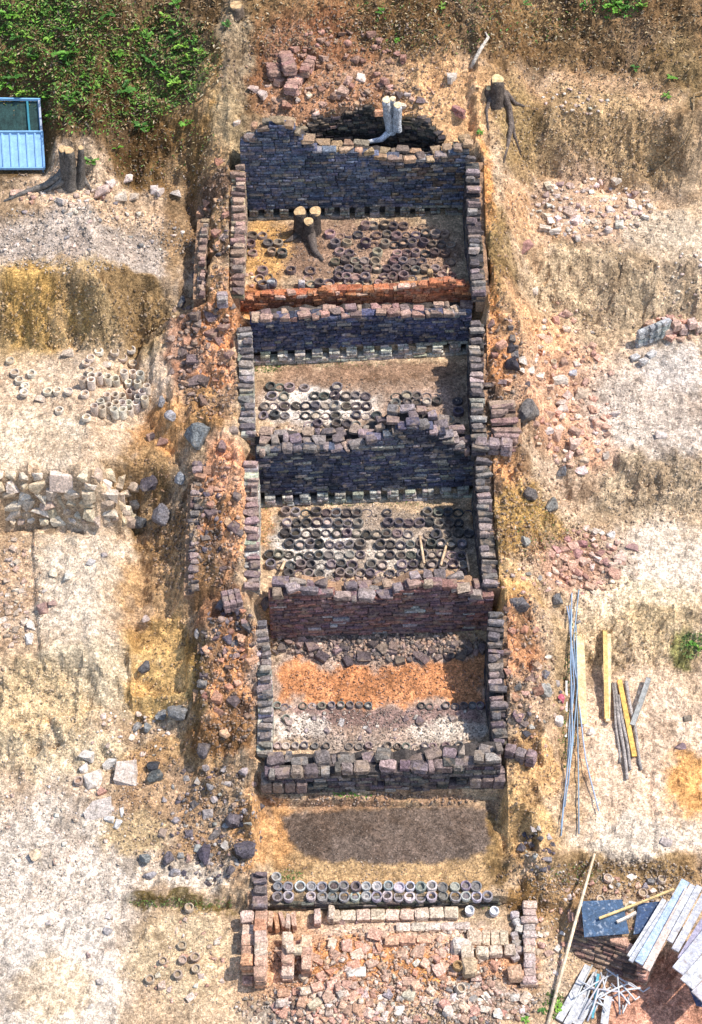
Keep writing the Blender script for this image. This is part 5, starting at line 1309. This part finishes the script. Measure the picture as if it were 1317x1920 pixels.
def stump(base, stems, roots, label, bark=(.11, .085, .065), cut=(.50, .34, .18), seed=0):
    """base: world point; stems: (bottom, top, r0, r1); roots: (points, r)"""
    root = empty('tree_stump', base, label, 'tree stump')
    for i, (a, b, r0, r1) in enumerate(stems):
        st = place('trunk', stem_mesh('trunk', a, b, r0, r1, M_BARK, seed + i), Matrix.Identity(4), root, bark)
        PARENT_M[st.name] = Matrix.Identity(4)
        d = (Vector(b) - Vector(a)).normalized()
        place('cut_face', disc_mesh('cut_face', b, d + Vector((0, -.45, .1)), r1 * .96, M_CUT, seed + i, .03), Matrix.Identity(4), st, cut)
    for i, (pts, r) in enumerate(roots):
        n = len(pts)
        place('root', tube_mesh('root', pts, [r * (1 - .75 * k / (n - 1)) for k in range(n)], M_BARK, 8, True, .15, seed + 50 + i), Matrix.Identity(4), root, tuple(v * 1.5 for v in bark))
    return root
def gp(px, py, dz=0.0):
    p = hit(px, py); return np.array([p[0], p[1], p[2] + dz])
b = gp(578, 442)
stump(b, [(b + [-.12, .05, -.1], on_y(563, 398, b[1] + .05), .17, .125), (b + [.1, .08, -.1], on_y(592, 397, b[1] + .08), .17, .12), (b + [.02, -.1, -.1], on_y(579, 416, b[1] - .1), .15, .10)],
      [([gp(580, 430, .12), gp(585, 455, .12), gp(590, 475, .08), gp(606, 490, .02)], .13), ([gp(560, 440, .06), gp(545, 452, .04), gp(530, 455, .0)], .08)],
      'three-stemmed tree stump with fresh cut tops growing on the topmost chamber floor', (.085, .068, .058), seed=1)
b = gp(135, 338)
stump(b, [(b + [-.1, .0, -.1], on_y(118, 280, b[1]), .2, .085), (b + [-.02, -.06, -.1], on_y(130, 283, b[1] - .06), .19, .09), (b + [.14, .0, -.1], on_y(152, 278, b[1]), .15, .055)],
      [([gp(130, 325, .15), gp(110, 340, .08), gp(85, 352, .05), gp(50, 362, .03), gp(8, 378, .01)], .11), ([gp(128, 330, .12), gp(115, 348, .07), gp(95, 358, .03), gp(75, 362, 0)], .09), ([gp(140, 332, .15), gp(142, 348, .07), gp(140, 358, .0)], .09), ([gp(150, 330, .12), gp(160, 345, .07), gp(172, 358, .0)], .09)],
      'grey tree stump with spreading roots right of the blue steel bin', (.13, .115, .10), seed=10)
yb = PITC[1] + .22
stump(on_y(738, 246, yb), [(on_y(732, 250, yb), on_y(725, 188, yb), .10, .085), (on_y(746, 244, yb - .04), on_y(746, 198, yb - .04), .105, .08), (on_y(735, 225, yb + .05), on_y(737, 186, yb + .05), .06, .06)],
      [([on_y(735, 244, yb), on_y(715, 262, yb - .1), on_y(690, 266, yb - .15), on_y(655, 272, yb - .1)], .08)],
      'pale barked twin stump standing in the open pit', (.42, .43, .45), (.72, .58, .38), seed=20)
b = gp(930, 185)
stump(b, [(b + [0, 0, -.12], on_y(933, 150, b[1]), .23, .13), (b + [-.16, .02, -.1], on_y(917, 166, b[1] + .02), .15, .06)],
      [([gp(940, 178, .1), gp(950, 195, .08), gp(958, 220, .05), gp(964, 255, .03), gp(976, 290, 0)], .09), ([gp(940, 180, .08), gp(955, 205, .04), gp(958, 240, .04), gp(952, 275, .04), gp(944, 305, 0)], .09), ([gp(920, 185, .06), gp(912, 210, .04), gp(917, 260, .03)], .05), ([gp(948, 180, .08), gp(965, 195, .03), gp(985, 200, 0)], .07)],
      'dark tree stump with roots running down the bank, right of the pit', (.10, .08, .068), (.62, .46, .24), seed=30)
b = gp(443, 22)
stump(b, [(b + [0, 0, -.1], on_y(443, 12, b[1]), .17, .125)], [], 'low round stump cut flush at the top edge', (.16, .12, .09), seed=40)
single('fallen_branch', tube_mesh('fallen_branch', [gp(909, 68, .1), gp(915, 78, .1), gp(904, 92, .06), gp(897, 104, .05), gp(890, 116, .04), gp(884, 130, .03)], [.015, .035, .04, .04, .04, .045], M_BARK, 8, True, .1, 3),
       'pale bare branch lying on the slope left of the dark stump', 'branch', None, (.55, .48, .40))
single('vine', tube_mesh('vine', [gp(1335, 172, .1), gp(1300, 184, .1), gp(1299, 235, .06), gp(1286, 268, .05), gp(1268, 288, .04), gp(1245, 310, .04), gp(1214, 332, .02)], .022, M_BARK, 8), 'long thin vine hanging down the upper right bank', 'vine', None, (.36, .25, .14))
for i, (a_, b_, w, lab) in enumerate([((787, 1008), (795, 1066), 5, 'pale wooden stake leaning on fourth wall, left of three'), ((838, 1022), (826, 1070), 5, 'pale wooden stake leaning on fourth wall, slanting middle one'), ((875, 1042), (880, 1082), 4, 'thin stake leaning on fourth wall near right side wall'),
                                  ((534, 1056), (528, 1078), 6, 'short pale stick on left end of fourth wall'), ((841, 505), (838, 524), 4, 'short upright stick on red wall top')]):
    single('stake', tube_mesh('stake', [gp(*a_, .05), gp(*b_, .16)], w * .0052, M_WOOD, 6), lab, 'stake', None, (.62, .44, .28))
for i, (px, py, w, h, lab) in enumerate([(806, 515, 11, 16, 'small upright tan block on red wall top'), (566, 534, 13, 15, 'pale upright brick on the red wall, right of two'), (509, 532, 14, 14, 'grey upright brick on the red wall, left of two')]):
    p = hit(px, py + 6); m = mpp(p)
    tag(place('upright_brick', BRW[i], TRS((p[0], p[1], p[2] + h * m * .5), (0, 0, .1), (w * m, .1, h * m * 1.2)), None, [(.45, .3, .16), (.48, .43, .42), (.3, .3, .31)][i]), lab, 'brick')

# ------------------------------------------------------------------ blue steel bin at the left edge
shed = empty('low_shed', (SH_A[0] - 1, SH_A[1], SHZ), 'low lean-to shed of light blue corrugated sheet with dark upper panel at left edge', 'shed')
XL = SH_A[0] - 2.3
def roof_sheet(name, A_, B_, mat, pitch, dep, xr_a, xr_b):
    A_ = Vector(A_); B_ = Vector(B_); nrm = (B_ - A_).cross(Vector((-1, 0, 0))).normalized()
    if nrm.z < 0: nrm = -nrm
    V = []; F = []; xs_ = []; x = 0.0
    while x < 2.3:
        for ds, d in ((0, 0), (.70, 0), (.76, 1), (.94, 1)): xs_.append((x + ds * pitch, d * dep))
        x += pitch
    for x, d in xs_:
        for lvl in (0, -.012):
            for E_, xr in ((A_, xr_a), (B_, xr_b)):
                q = Vector((xr - x, E_.y, E_.z)) + nrm * (d + lvl); V.append(q)
    for k in range(len(xs_) - 1):
        o = k * 4
        F += [(o, o + 4, o + 5, o + 1), (o + 2, o + 3, o + 7, o + 6), (o, o + 2, o + 6, o + 4), (o + 1, o + 5, o + 7, o + 3)]
    F += [(0, 1, 3, 2)]
    return mesh_from(name, V, F, mat)
place('roof_sheet', roof_sheet('roof_sheet', SH_A, SH_B, M_METAL, .17, .025, SH_A[0], SH_B[0]), Matrix.Identity(4), shed, (.27, .47, .72))
place('dark_panel', roof_sheet('dark_panel', SH_B + np.array([0, .01, -.05]), SH_C + np.array([0, 0, -.05]), M_SCUFF0, .5, .004, SH_B[0] - .03, SH_C[0] - .03), Matrix.Identity(4), shed, (.02, .05, .045))
for a_, b_, c_ in ((SH_B + [.02, 0, .02], [XL, SH_B[1], SH_B[2] + .02], (.22, .42, .64)), (SH_C + [.02, 0, .0], [XL, SH_C[1], SH_C[2] + .06], (.2, .42, .66)), (SH_B + [.0, 0, .0], SH_C + [.0, 0, .0], (.40, .44, .52)), (SH_A + [.01, 0, .01], SH_B + [.01, 0, .01], (.2, .38, .6)), (SH_A + [.02, -.01, .0], [XL, SH_A[1] - .01, SH_A[2]], (.2, .38, .6)), (SH_B + [-.25, 0, -.02], SH_C + [-.25, 0, -.02], (.03, .2, .26))):
    place('frame_rail', plank_mesh('frame_rail', a_, b_, .04, .04, M_METAL), Matrix.Identity(4), shed, c_)
sp = [SH_A, SH_B, SH_C]
Vs = []
for q in sp:
    for dx in (-.02, -.04): Vs += [(q[0] + dx, q[1], q[2] - .01), (q[0] + dx, q[1], SHZ - .25)]
Fs = [(0, 1, 5, 4), (4, 5, 9, 8), (2, 6, 7, 3), (6, 10, 11, 7), (8, 9, 11, 10), (0, 2, 3, 1), (0, 4, 6, 2), (4, 8, 10, 6)]
place('side_wall', mesh_from('side_wall', Vs, Fs, M_METAL), Matrix.Identity(4), shed, (.2, .36, .55))
place('front_wall', plank_mesh('front_wall', (XL, SH_A[1] + .05, SHZ - .05), (SH_A[0] - .05, SH_A[1] + .05, SHZ - .05), .02, .26, M_METAL), Matrix.Identity(4), shed, (.2, .36, .55))

# ------------------------------------------------------------------ rods, planks, logs on the right terrace
RB = (.22, .31, .42)
for i, (pts, lab) in enumerate([([(1072, 1115), (1070, 1200), (1069, 1330), (1062, 1450), (1052, 1570)], 'long blue metal rod ending lowest left in the bundle'), ([(1085, 1110), (1075, 1200), (1080, 1290), (1083, 1400), (1085, 1567)], 'long blue metal rod running straight down, ending middle'),
        ([(1062, 1142), (1072, 1220), (1085, 1330), (1097, 1430), (1122, 1526)], 'blue metal rod bending away to lower right'), ([(1067, 1142), (1074, 1300), (1066, 1420), (1051, 1560)], 'blue metal rod hugging the lowest left rod'),
        ([(1079, 1180), (1081, 1300), (1073, 1400), (1058, 1520)], 'shorter blue metal rod inside the bundle'), ([(1070, 1150), (1068, 1260), (1072, 1380), (1064, 1480)], 'shortest thin blue rod in the bundle')]):
    ps = []
    for k in range(len(pts) - 1):
        for f in (0, .34, .67):
            ps.append((pts[k][0] + (pts[k + 1][0] - pts[k][0]) * f, pts[k][1] + (pts[k + 1][1] - pts[k][1]) * f))
    ps.append(pts[-1])
    W = np.array([gp(x, y, .05 + .02 * i) for x, y in ps])
    for _ in range(3): W[1:-1, 2] = np.maximum(W[1:-1, 2], (W[:-2, 2] + W[2:, 2]) / 2)
    single('metal_rod', tube_mesh('metal_rod', W, .013, M_METAL, 6), lab, 'rod', 'bundle of blue metal rods', jit(RB, .2, random.Random(i)))
def board(name, a, b, w, t, label, color, cat='plank', za=.03, zb=.03, group=None, seed=0, up=(0, 0, 1)):
    A_ = gp(*a, za); B_ = gp(*b, zb); m = mpp(A_)
    return single(name, plank_mesh(name, A_, B_, w * m, t, M_WOOD, up, seed), label, cat, group, color)
YEL = (.66, .45, .17); CRM = (.68, .54, .33)
board('plank', (1088, 1200), (1092, 1362), 14, .035, 'wide yellow plank lying beside the blue rods', (.68, .52, .28), za=.06, zb=.08)
board('plank', (1133, 1190), (1137, 1352), 8, .09, 'yellow plank bridging the bank foot, left of two', YEL, za=.12, zb=.08)
board('plank', (1141, 1196), (1139, 1358), 8, .06, 'cream plank bridging the bank foot, right of two', CRM, za=.12, zb=.08)
board('plank', (1160, 1282), (1189, 1422), 9, .05, 'orange yellow plank lying among the bark poles', (.64, .38, .10), za=.12, zb=.06)
board('plank', (1215, 1280), (1184, 1368), 9, .05, 'weathered grey plank slanting across the bark poles', (.30, .30, .28), za=.14, zb=.14)
board('plank', (1062, 1280), (1061, 1384), 4, .03, 'narrow whitish batten at left of the blue rods', (.6, .56, .52), za=.06)
for i, (a_, b_, r, lab) in enumerate([((1148, 1285), (1162, 1432), .03, 'bark covered pole, leftmost and thinnest'), ((1151, 1286), (1176, 1464), .042, 'longest bark covered pole, second from left'), ((1159, 1308), (1183, 1446), .038, 'bark covered pole left of the orange plank'), ((1173, 1282), (1203, 1446), .04, 'bark covered pole right of the orange plank')]):
    A_ = gp(*a_, r + .03); B_ = gp(*b_, r)
    P_ = [A_ + (B_ - A_) * f + np.array([.012 * math.sin(f * 9 + i), 0, .01]) for f in np.linspace(0, 1, 12)]
    single('bark_pole', tube_mesh('bark_pole', P_, [r * (1 - .25 * f) for f in np.linspace(0, 1, 12)], M_BARK, 8, True, .12, i), lab, 'pole', 'bark poles on the right terrace', (.36, .32, .29))
# long bamboo pole and sticks at lower right
single('bamboo_pole', tube_mesh('bamboo_pole', [gp(1114, 1606, .08), gp(1085, 1710, .2), gp(1056, 1815, .15), gp(1026, 1928, .06)], [.022, .028, .03, .032], M_WOOD, 8), 'long pale bamboo pole slanting down to the bottom edge', 'pole', None, (.66, .52, .36))
# brick bin wall with rubble, boards and planks
bw = [gp(1064, 1790), gp(1110, 1812), gp(1160, 1832), gp(1212, 1850)]
zt_ = [float(w[2]) for w in bw]; Pb = Path(bw)
brick_wall('brick_bin_wall', 'brown brick front wall of the low rubble bin at lower right', 'brick wall', bw, float(min(zt_)) - .03, lambda s: float(np.interp(s, Pb.l, zt_)) + .46, 71,
           lambda s, z, rng: jit(rng.choice([(.25, .16, .12), (.3, .2, .15), (.2, .13, .11), (.36, .25, .19)]), .25, rng), cap=(1, .2), cappal=pal_rubble, hc=.075, depth=.16, lean=.75, broken=.3, tilt=.05, jd=.02)
bw2 = [gp(1212, 1850), gp(1228, 1800), gp(1244, 1750)]
P2_ = Path(bw2); zt2 = [float(w[2]) for w in bw2]
brick_wall('brick_bin_wall', 'reddish brick side wall of the rubble bin below white boards', 'brick wall', bw2, float(min(zt2)) - .03, lambda s: float(np.interp(s, P2_.l, zt2)) + .42, 72, lambda s, z, rng: jit(rng.choice([(.42, .25, .18), (.5, .33, .25)]), .25, rng), cap=(1, .2), cappal=pal_rubble, depth=.16, lean=.2, broken=.3, tilt=.06, jd=.03)
def quad_board(name, corners, z, t, label, color, cat, mat=None):
    P_ = [at(px, py, zz) for (px, py), zz in zip(corners, z)]
    V = [p for p in P_] + [p - np.array([0, 0, t]) for p in P_]
    F = [(0, 3, 2, 1), (4, 5, 6, 7), (0, 1, 5, 4), (1, 2, 6, 5), (2, 3, 7, 6), (3, 0, 4, 7)]
    return single(name, mesh_from(name, V, F, mat or M_METAL), label, cat, None, color)
zz0 = float(gp(1130, 1720)[2])
M_SCUFF = surf_mat('scuffed_board', 'object', rough=.7, scales=((50, .4), (9, .35)), bump=.2, bscale=50, spec=.3, tint=((.32, .36, .42), 14, .56, .8))
ZB = zz0 + .10
quad_board('board', [(1090, 1690), (1167, 1686), (1180, 1750), (1096, 1757)], [ZB + .05, ZB + .05, ZB, ZB], .02, 'scuffed dark blue board lying on the rubble bin', (.045, .085, .15), 'board', M_SCUFF)
quad_board('plastic_sheet', [(1197, 1694), (1238, 1690), (1226, 1745), (1188, 1752)], [ZB + .0, ZB + .0, ZB - .05, ZB - .05], .02, 'dark blue plastic sheet between the board and white planks', (.03, .06, .13), 'sheet', M_SCUFF)
zb_ = ZB
def zboard(a, b, za, zb, w, t, label, color, name='plank', seed=0):
    A_ = at(*a, za); B_ = at(*b, zb); m = mpp(A_)
    return single(name, plank_mesh(name, A_, B_, w * m, t, M_WOOD, (0, 0, 1), seed), label, 'plank', 'white boards at lower right', color)
zboard((1264, 1667), (1124, 1722), ZB + .14, ZB + .09, 4, .03, 'thin yellow bamboo stick lying across the dark blue board', (.62, .44, .2), 'bamboo_stick')
zboard((1193, 1711), (1157, 1729), ZB + .06, ZB + .05, 5, .04, 'short pale stick at right corner of dark blue board', (.62, .54, .46), 'bamboo_stick')
WHT = (.46, .46, .47)
for i, (a_, b_, za, zb2, w, c, lab) in enumerate([
    ((1246, 1687), (1180, 1794), .1, .06, 9, WHT, 'narrow white board, leftmost on the rubble bin'), ((1256, 1692), (1183, 1803), .14, .1, 9, (.42, .43, .46), 'second white board from left on the rubble bin'),
    ((1286, 1652), (1198, 1806), .2, .16, 16, (.36, .45, .56), 'bluish white board, longest on the rubble bin'), ((1292, 1668), (1212, 1818), .26, .2, 14, (.55, .44, .38), 'rust stained white board at right of bluish board'),
    ((1300, 1660), (1250, 1752), .3, .26, 11, WHT, 'white board, left of the leaning pile'), ((1312, 1662), (1256, 1766), .34, .3, 12, (.44, .44, .46), 'white board, second in the leaning pile'), ((1330, 1665), (1266, 1782), .38, .34, 14, (.42, .42, .45), 'broad white board, third in the leaning pile'),
    ((1345, 1690), (1278, 1800), .42, .38, 16, (.30, .28, .36), 'purplish white board, fourth in the leaning pile'), ((1360, 1715), (1272, 1822), .46, .42, 26, (.42, .42, .46), 'wide white slab across front of leaning pile'), ((1380, 1745), (1288, 1846), .5, .46, 30, (.46, .46, .47), 'wide white slab, lowest but one in pile'), ((1395, 1790), (1310, 1872), .54, .5, 34, (.45, .42, .43), 'lowest wide white slab at right edge')]):
    zboard(a_, b_, ZB + za * .6, ZB + zb2 * .6 - .05, w, .03, lab, c, seed=i)
rng = random.Random(9)
quad_board('dark_sheet', [(1290, 1845), (1317, 1850), (1325, 1890), (1306, 1885)], [zz0 + .2] * 2 + [zz0 + .05] * 2, .02, 'dark blue sheet under the lowest white slab', (.05, .06, .12), 'sheet', M_SCUFF)
# posts that carry the leaning pile
single('trestle', tube_mesh('trestle', [gp(1330, 1830, -.1), gp(1330, 1830, ZB + .2 - gp(1330, 1830)[2])], .05, M_WOOD, 8), 'wooden post under the leaning white boards', 'post', None, (.4, .32, .22))
# tangle of white poles
tang = [((1110, 1812), (1068, 1900)), ((1118, 1822), (1090, 1905)), ((1140, 1826), (1108, 1915)), ((1150, 1830), (1075, 1880)), ((1135, 1824), (1188, 1858)), ((1082, 1846), (1150, 1880)), ((1175, 1853), (1120, 1880)), ((1130, 1840), (1085, 1915)), ((1155, 1838), (1162, 1905)),
        ((1180, 1868), (1165, 1908)), ((1200, 1856), (1150, 1872)), ((1105, 1850), (1135, 1905)), ((1145, 1850), (1180, 1890)), ((1125, 1830), (1140, 1890)), ((1095, 1860), (1160, 1868)), ((1160, 1850), (1190, 1880)), ((1100, 1900), (1150, 1850)), ((1120, 1865), (1100, 1922)), ((1165, 1840), (1205, 1864)), ((1090, 1880), (1130, 1895))]
for i, (a_, b_) in enumerate(tang):
    order_ = sorted(range(len(tang)), key=lambda q: min(tang[q][0][0], tang[q][1][0])).index(i)
    za = .05 + .022 * (i % 9); zb2 = .05 + .02 * ((i * 5) % 8)
    A_ = gp(*a_, za); B_ = gp(*b_, zb2); C_ = (A_ + B_) / 2 + np.array([rng.uniform(-.03, .03), rng.uniform(-.03, .03), .03])
    pts = [A_, C_, B_]
    if i % 3 == 0: pts.append(B_ + np.array([rng.uniform(-.12, .12), rng.uniform(-.05, .15), .02]))
    single('white_pole', tube_mesh('white_pole', pts, .016, M_METAL, 6), 'thin white pole, %s from left in tangle at the bottom edge' % ORD[order_], 'pole', 'tangle of white poles', jit((.5, .5, .52), .15, rng))
for i, (a_, b_, w, lab) in enumerate([((1103, 1814), (1048, 1915), 14, 'white plank leaning at left of the white pole tangle'), ((1118, 1830), (1062, 1925), 13, 'second white plank beneath the tangle'), ((1105, 1880), (1078, 1925), 18, 'short white plank at bottom beneath the tangle'), ((1140, 1875), (1132, 1925), 14, 'white plank end at bottom right of the tangle'), ((1120, 1835), (1110, 1915), 5, 'teal painted batten in the tangle')]):
    board('plank', a_, b_, w, .03, lab, (.45, .45, .46) if i < 4 else (.1, .32, .38), za=.05 + .03 * i, zb=.04 + .02 * i, seed=i)

# ------------------------------------------------------------------ plants and ground cover
def leaf_quads(V, F, C, base, d, L, W, c, rng, droop=.3):
    base = Vector(base); d = Vector(d).normalized()
    s = d.cross(Vector((0, 0, 1)))
    if s.length < .1: s = Vector((1, 0, 0))
    s.normalize()
    o = len(V)
    mid = base + d * L * .5 + Vector((0, 0, -droop * L * .12)); tip = base + d * L + Vector((0, 0, -droop * L * .5))
    V += [base, mid + s * W * .5, tip, mid - s * W * .5]
    F += [(o, o + 1, o + 2, o + 3)]
    k = rng.uniform(.7, 1.3)
    C += [tuple(v * k for v in c)] * 4
def plant_mesh(seed, c):
    rng = random.Random(seed)
    V = []; F = []; C = []
    n = rng.randint(6, 9)
    for i in range(n):
        th = 2 * math.pi * i / n + rng.uniform(-.4, .4)
        el = rng.uniform(.25, 1.1); R = rng.uniform(.55, 1.0)
        dirv = Vector((math.cos(th) * math.cos(el), math.sin(th) * math.cos(el), math.sin(el)))
        for k in range(7):
            f = .25 + .75 * k / 6
            p = dirv * R * f + Vector((0, 0, -.35 * f * f * R * math.cos(el)))
            for sgn in (-1, 1):
                sd = Vector((-math.sin(th), math.cos(th), 0)) * sgn
                leaf_quads(V, F, C, p, sd * .8 + dirv * .7 + Vector((0, 0, rng.uniform(-.1, .3))), rng.uniform(.22, .38) * (1.25 - .5 * f), .17, c, rng)
        leaf_quads(V, F, C, Vector((0, 0, 0)), dirv, R, .02, (.12, .14, .05), rng)
    return mesh_from('plant', V, F, M_LEAF, cols=C)
GRN = [(.13, .31, .035), (.09, .23, .03), (.20, .37, .05), (.06, .17, .03)]
PL = [plant_mesh(i, GRN[i % 4]) for i in range(10)]
rng = random.Random(17)
pos = [(130, 92, 44), (128, 112, 28), (270, 85, 26), (280, 105, 30), (300, 128, 26), (325, 152, 34), (312, 140, 28), (352, 135, 24), (230, 165, 28), (145, 190, 26), (132, 186, 22), (85, 25, 28), (40, 20, 30), (15, 22, 26), (95, 70, 26), (60, 100, 24), (50, 65, 22), (32, 65, 22), (20, 110, 26), (66, 105, 24), (25, 140, 22),
       (42, 172, 24), (90, 180, 22), (200, 22, 26), (250, 55, 22), (275, 70, 24), (330, 65, 24), (340, 85, 26), (365, 75, 22), (222, 100, 22), (170, 110, 20), (195, 45, 20), (265, 235, 24), (282, 238, 18), (350, 230, 22), (270, 200, 16), (330, 5, 24), (310, 30, 20), (220, 277, 18), (98, 215, 22), (170, 300, 22), (120, 55, 18), (355, 110, 20), (375, 95, 18), (5, 60, 24), (10, 155, 22), (180, 160, 18), (160, 140, 18), (245, 130, 18)]
for i, (px, py, s) in enumerate(sorted(pos)):
    p = gp(px, py + s * .2, .02); m = mpp(p); r = s * m * rng.uniform(.6, .95)
    tag(place('leafy_plant', rng.choice(PL), TRS(p, (rng.uniform(-.2, .1), rng.uniform(-.2, .2), rng.uniform(0, 6)), (r, r, r)), None),
        'bright green leafy plant on the wooded slope, %s from the left edge' % ORD[i], 'plant', 'plants on the wooded slope')
for i, (px, py, s, lab) in enumerate([(1150, 4, 40, 'large green fern hanging in at the top edge, right'), (1165, 14, 34, 'green fern just right of the large hanging fern'), (1205, 8, 26, 'small fern at the top edge near right corner'), (985, 5, 22, 'small green tuft at the top edge'), (1250, 178, 18, 'single green sprig on the pale right slope'),
        (1298, 1205, 20, 'green bush on yellow bank at right edge'), (1312, 1212, 20, 'green bush cut off by right edge'), (1190, 125, 22, 'green weed on the brown slope, right'), (1258, 145, 22, 'dark weed on the brown slope near vine'), (900, 248, 16, 'small green sprig on right kiln rim'), (745, 75, 16, 'small green sprig on slope above pit'),
        (1150, 1858, 1, ''), (1045, 1885, 26, 'green weeds beside the long bamboo pole'), (1016, 1893, 14, 'small weed at foot of platform'), (985, 1910, 16, 'low weed at the bottom edge'), (715, 20, 18, 'green tuft on top slope, middle'), (830, 10, 18, 'green tuft on top slope, right of middle'), (425, 45, 22, 'green weed beside the pale path')]):
    if s < 5: continue
    p = gp(px, py + s * .2, .02); m = mpp(p); r = s * m * .62
    tag(place('leafy_plant', PL[i % 10], TRS(p, (0, 0, i), (r, r, r)), None), lab, 'plant')
def blades(name, label, spec, seed, cat):
    rng = random.Random(seed)
    V = []; F = []; C = []
    for cx, cy, rx, ry, n, L0, L1, pal in spec:
        for _ in range(n):
            while True:
                u, v = rng.uniform(-1, 1), rng.uniform(-1, 1)
                if u * u + v * v <= 1: break
            px, py = cx + rx * u, cy + ry * v
            if not (-60 < px < 1380 and -30 < py < 1980): continue
            p = FASTHIT(px, py)
            th = rng.uniform(0, 6.28); el = rng.uniform(.1, 1.2)
            L = rng.uniform(L0, L1)
            leaf_quads(V, F, C, p, (math.cos(th) * math.cos(el), math.sin(th) * math.cos(el), math.sin(el)), L, L * rng.uniform(.15, .45), rng.choice(pal), rng, .8)
    o = bpy.data.objects.new(name, mesh_from(name, V, F, M_LEAF, cols=C)); COL.objects.link(o)
    return tag(o, label, cat, None, 'stuff')
LIT = [(.20, .12, .05), (.28, .19, .09), (.10, .06, .03), (.34, .25, .13), (.14, .09, .05), (.40, .33, .22)]
GR2 = [(.06, .12, .02), (.09, .17, .03), (.05, .09, .02), (.13, .19, .05), (.16, .2, .06)]
blades('leaf_litter', 'dead leaves and dry grass over the upper slopes', [(180, 110, 240, 130, 7000, .05, .14, LIT + LIT + GR2), (660, 30, 680, 70, 5500, .05, .13, LIT), (1150, 90, 200, 110, 2200, .04, .12, LIT), (300, 280, 120, 60, 900, .04, .11, LIT + GR2[:2]), (860, 40, 220, 60, 2000, .05, .13, LIT + GR2[:2]), (140, 590, 200, 60, 500, .04, .1, LIT), (990, 990, 80, 60, 900, .04, .1, LIT), (1180, 1200, 130, 50, 700, .03, .09, LIT), (1110, 270, 150, 60, 900, .04, .1, LIT), (640, 120, 150, 90, 900, .04, .1, LIT)], 401, 'leaf litter')
blades('ground_cover', 'low green weeds and moss in patches', [(180, 110, 230, 120, 3200, .05, .13, GR2), (100, 90, 130, 100, 2600, .06, .16, [(.11, .24, .035), (.07, .16, .025), (.17, .28, .05)]), (300, 120, 90, 90, 2200, .06, .15, [(.11, .24, .035), (.07, .16, .025), (.17, .28, .05)]), (180, 200, 150, 50, 900, .05, .13, [(.13, .28, .04), (.09, .2, .03)]), (60, 30, 90, 40, 900, .06, .15, [(.14, .3, .04)]), (500, 692, 30, 7, 160, .03, .08, GR2), (620, 685, 120, 4, 180, .02, .06, GR2), (660, 946, 180, 4, 220, .02, .06, GR2), (505, 1000, 20, 50, 120, .02, .06, GR2), (660, 1490, 40, 7, 160, .03, .07, [(.12, .28, .04)]),
        (545, 1640, 24, 12, 110, .03, .07, GR2), (930, 825, 35, 10, 260, .03, .08, GR2), (1072, 1240, 12, 80, 200, .03, .09, GR2), (1062, 1380, 14, 60, 160, .03, .09, GR2), (1300, 1208, 22, 24, 350, .04, .1, [(.10, .16, .04), (.14, .2, .06)]), (1150, 8, 60, 22, 400, .06, .15, [(.06, .2, .03), (.1, .28, .04)]), (1040, 1885, 22, 28, 220, .04, .1, GR2), (345, 1692, 100, 8, 300, .03, .08, GR2), (1080, 1640, 60, 20, 120, .03, .08, GR2), (720, 1700, 210, 5, 200, .02, .06, GR2), (700, 240, 120, 15, 60, .04, .1, GR2), (1010, 1000, 40, 60, 160, .03, .08, GR2), (1080, 1020, 30, 40, 60, .03, .08, GR2)], 402, 'weeds')
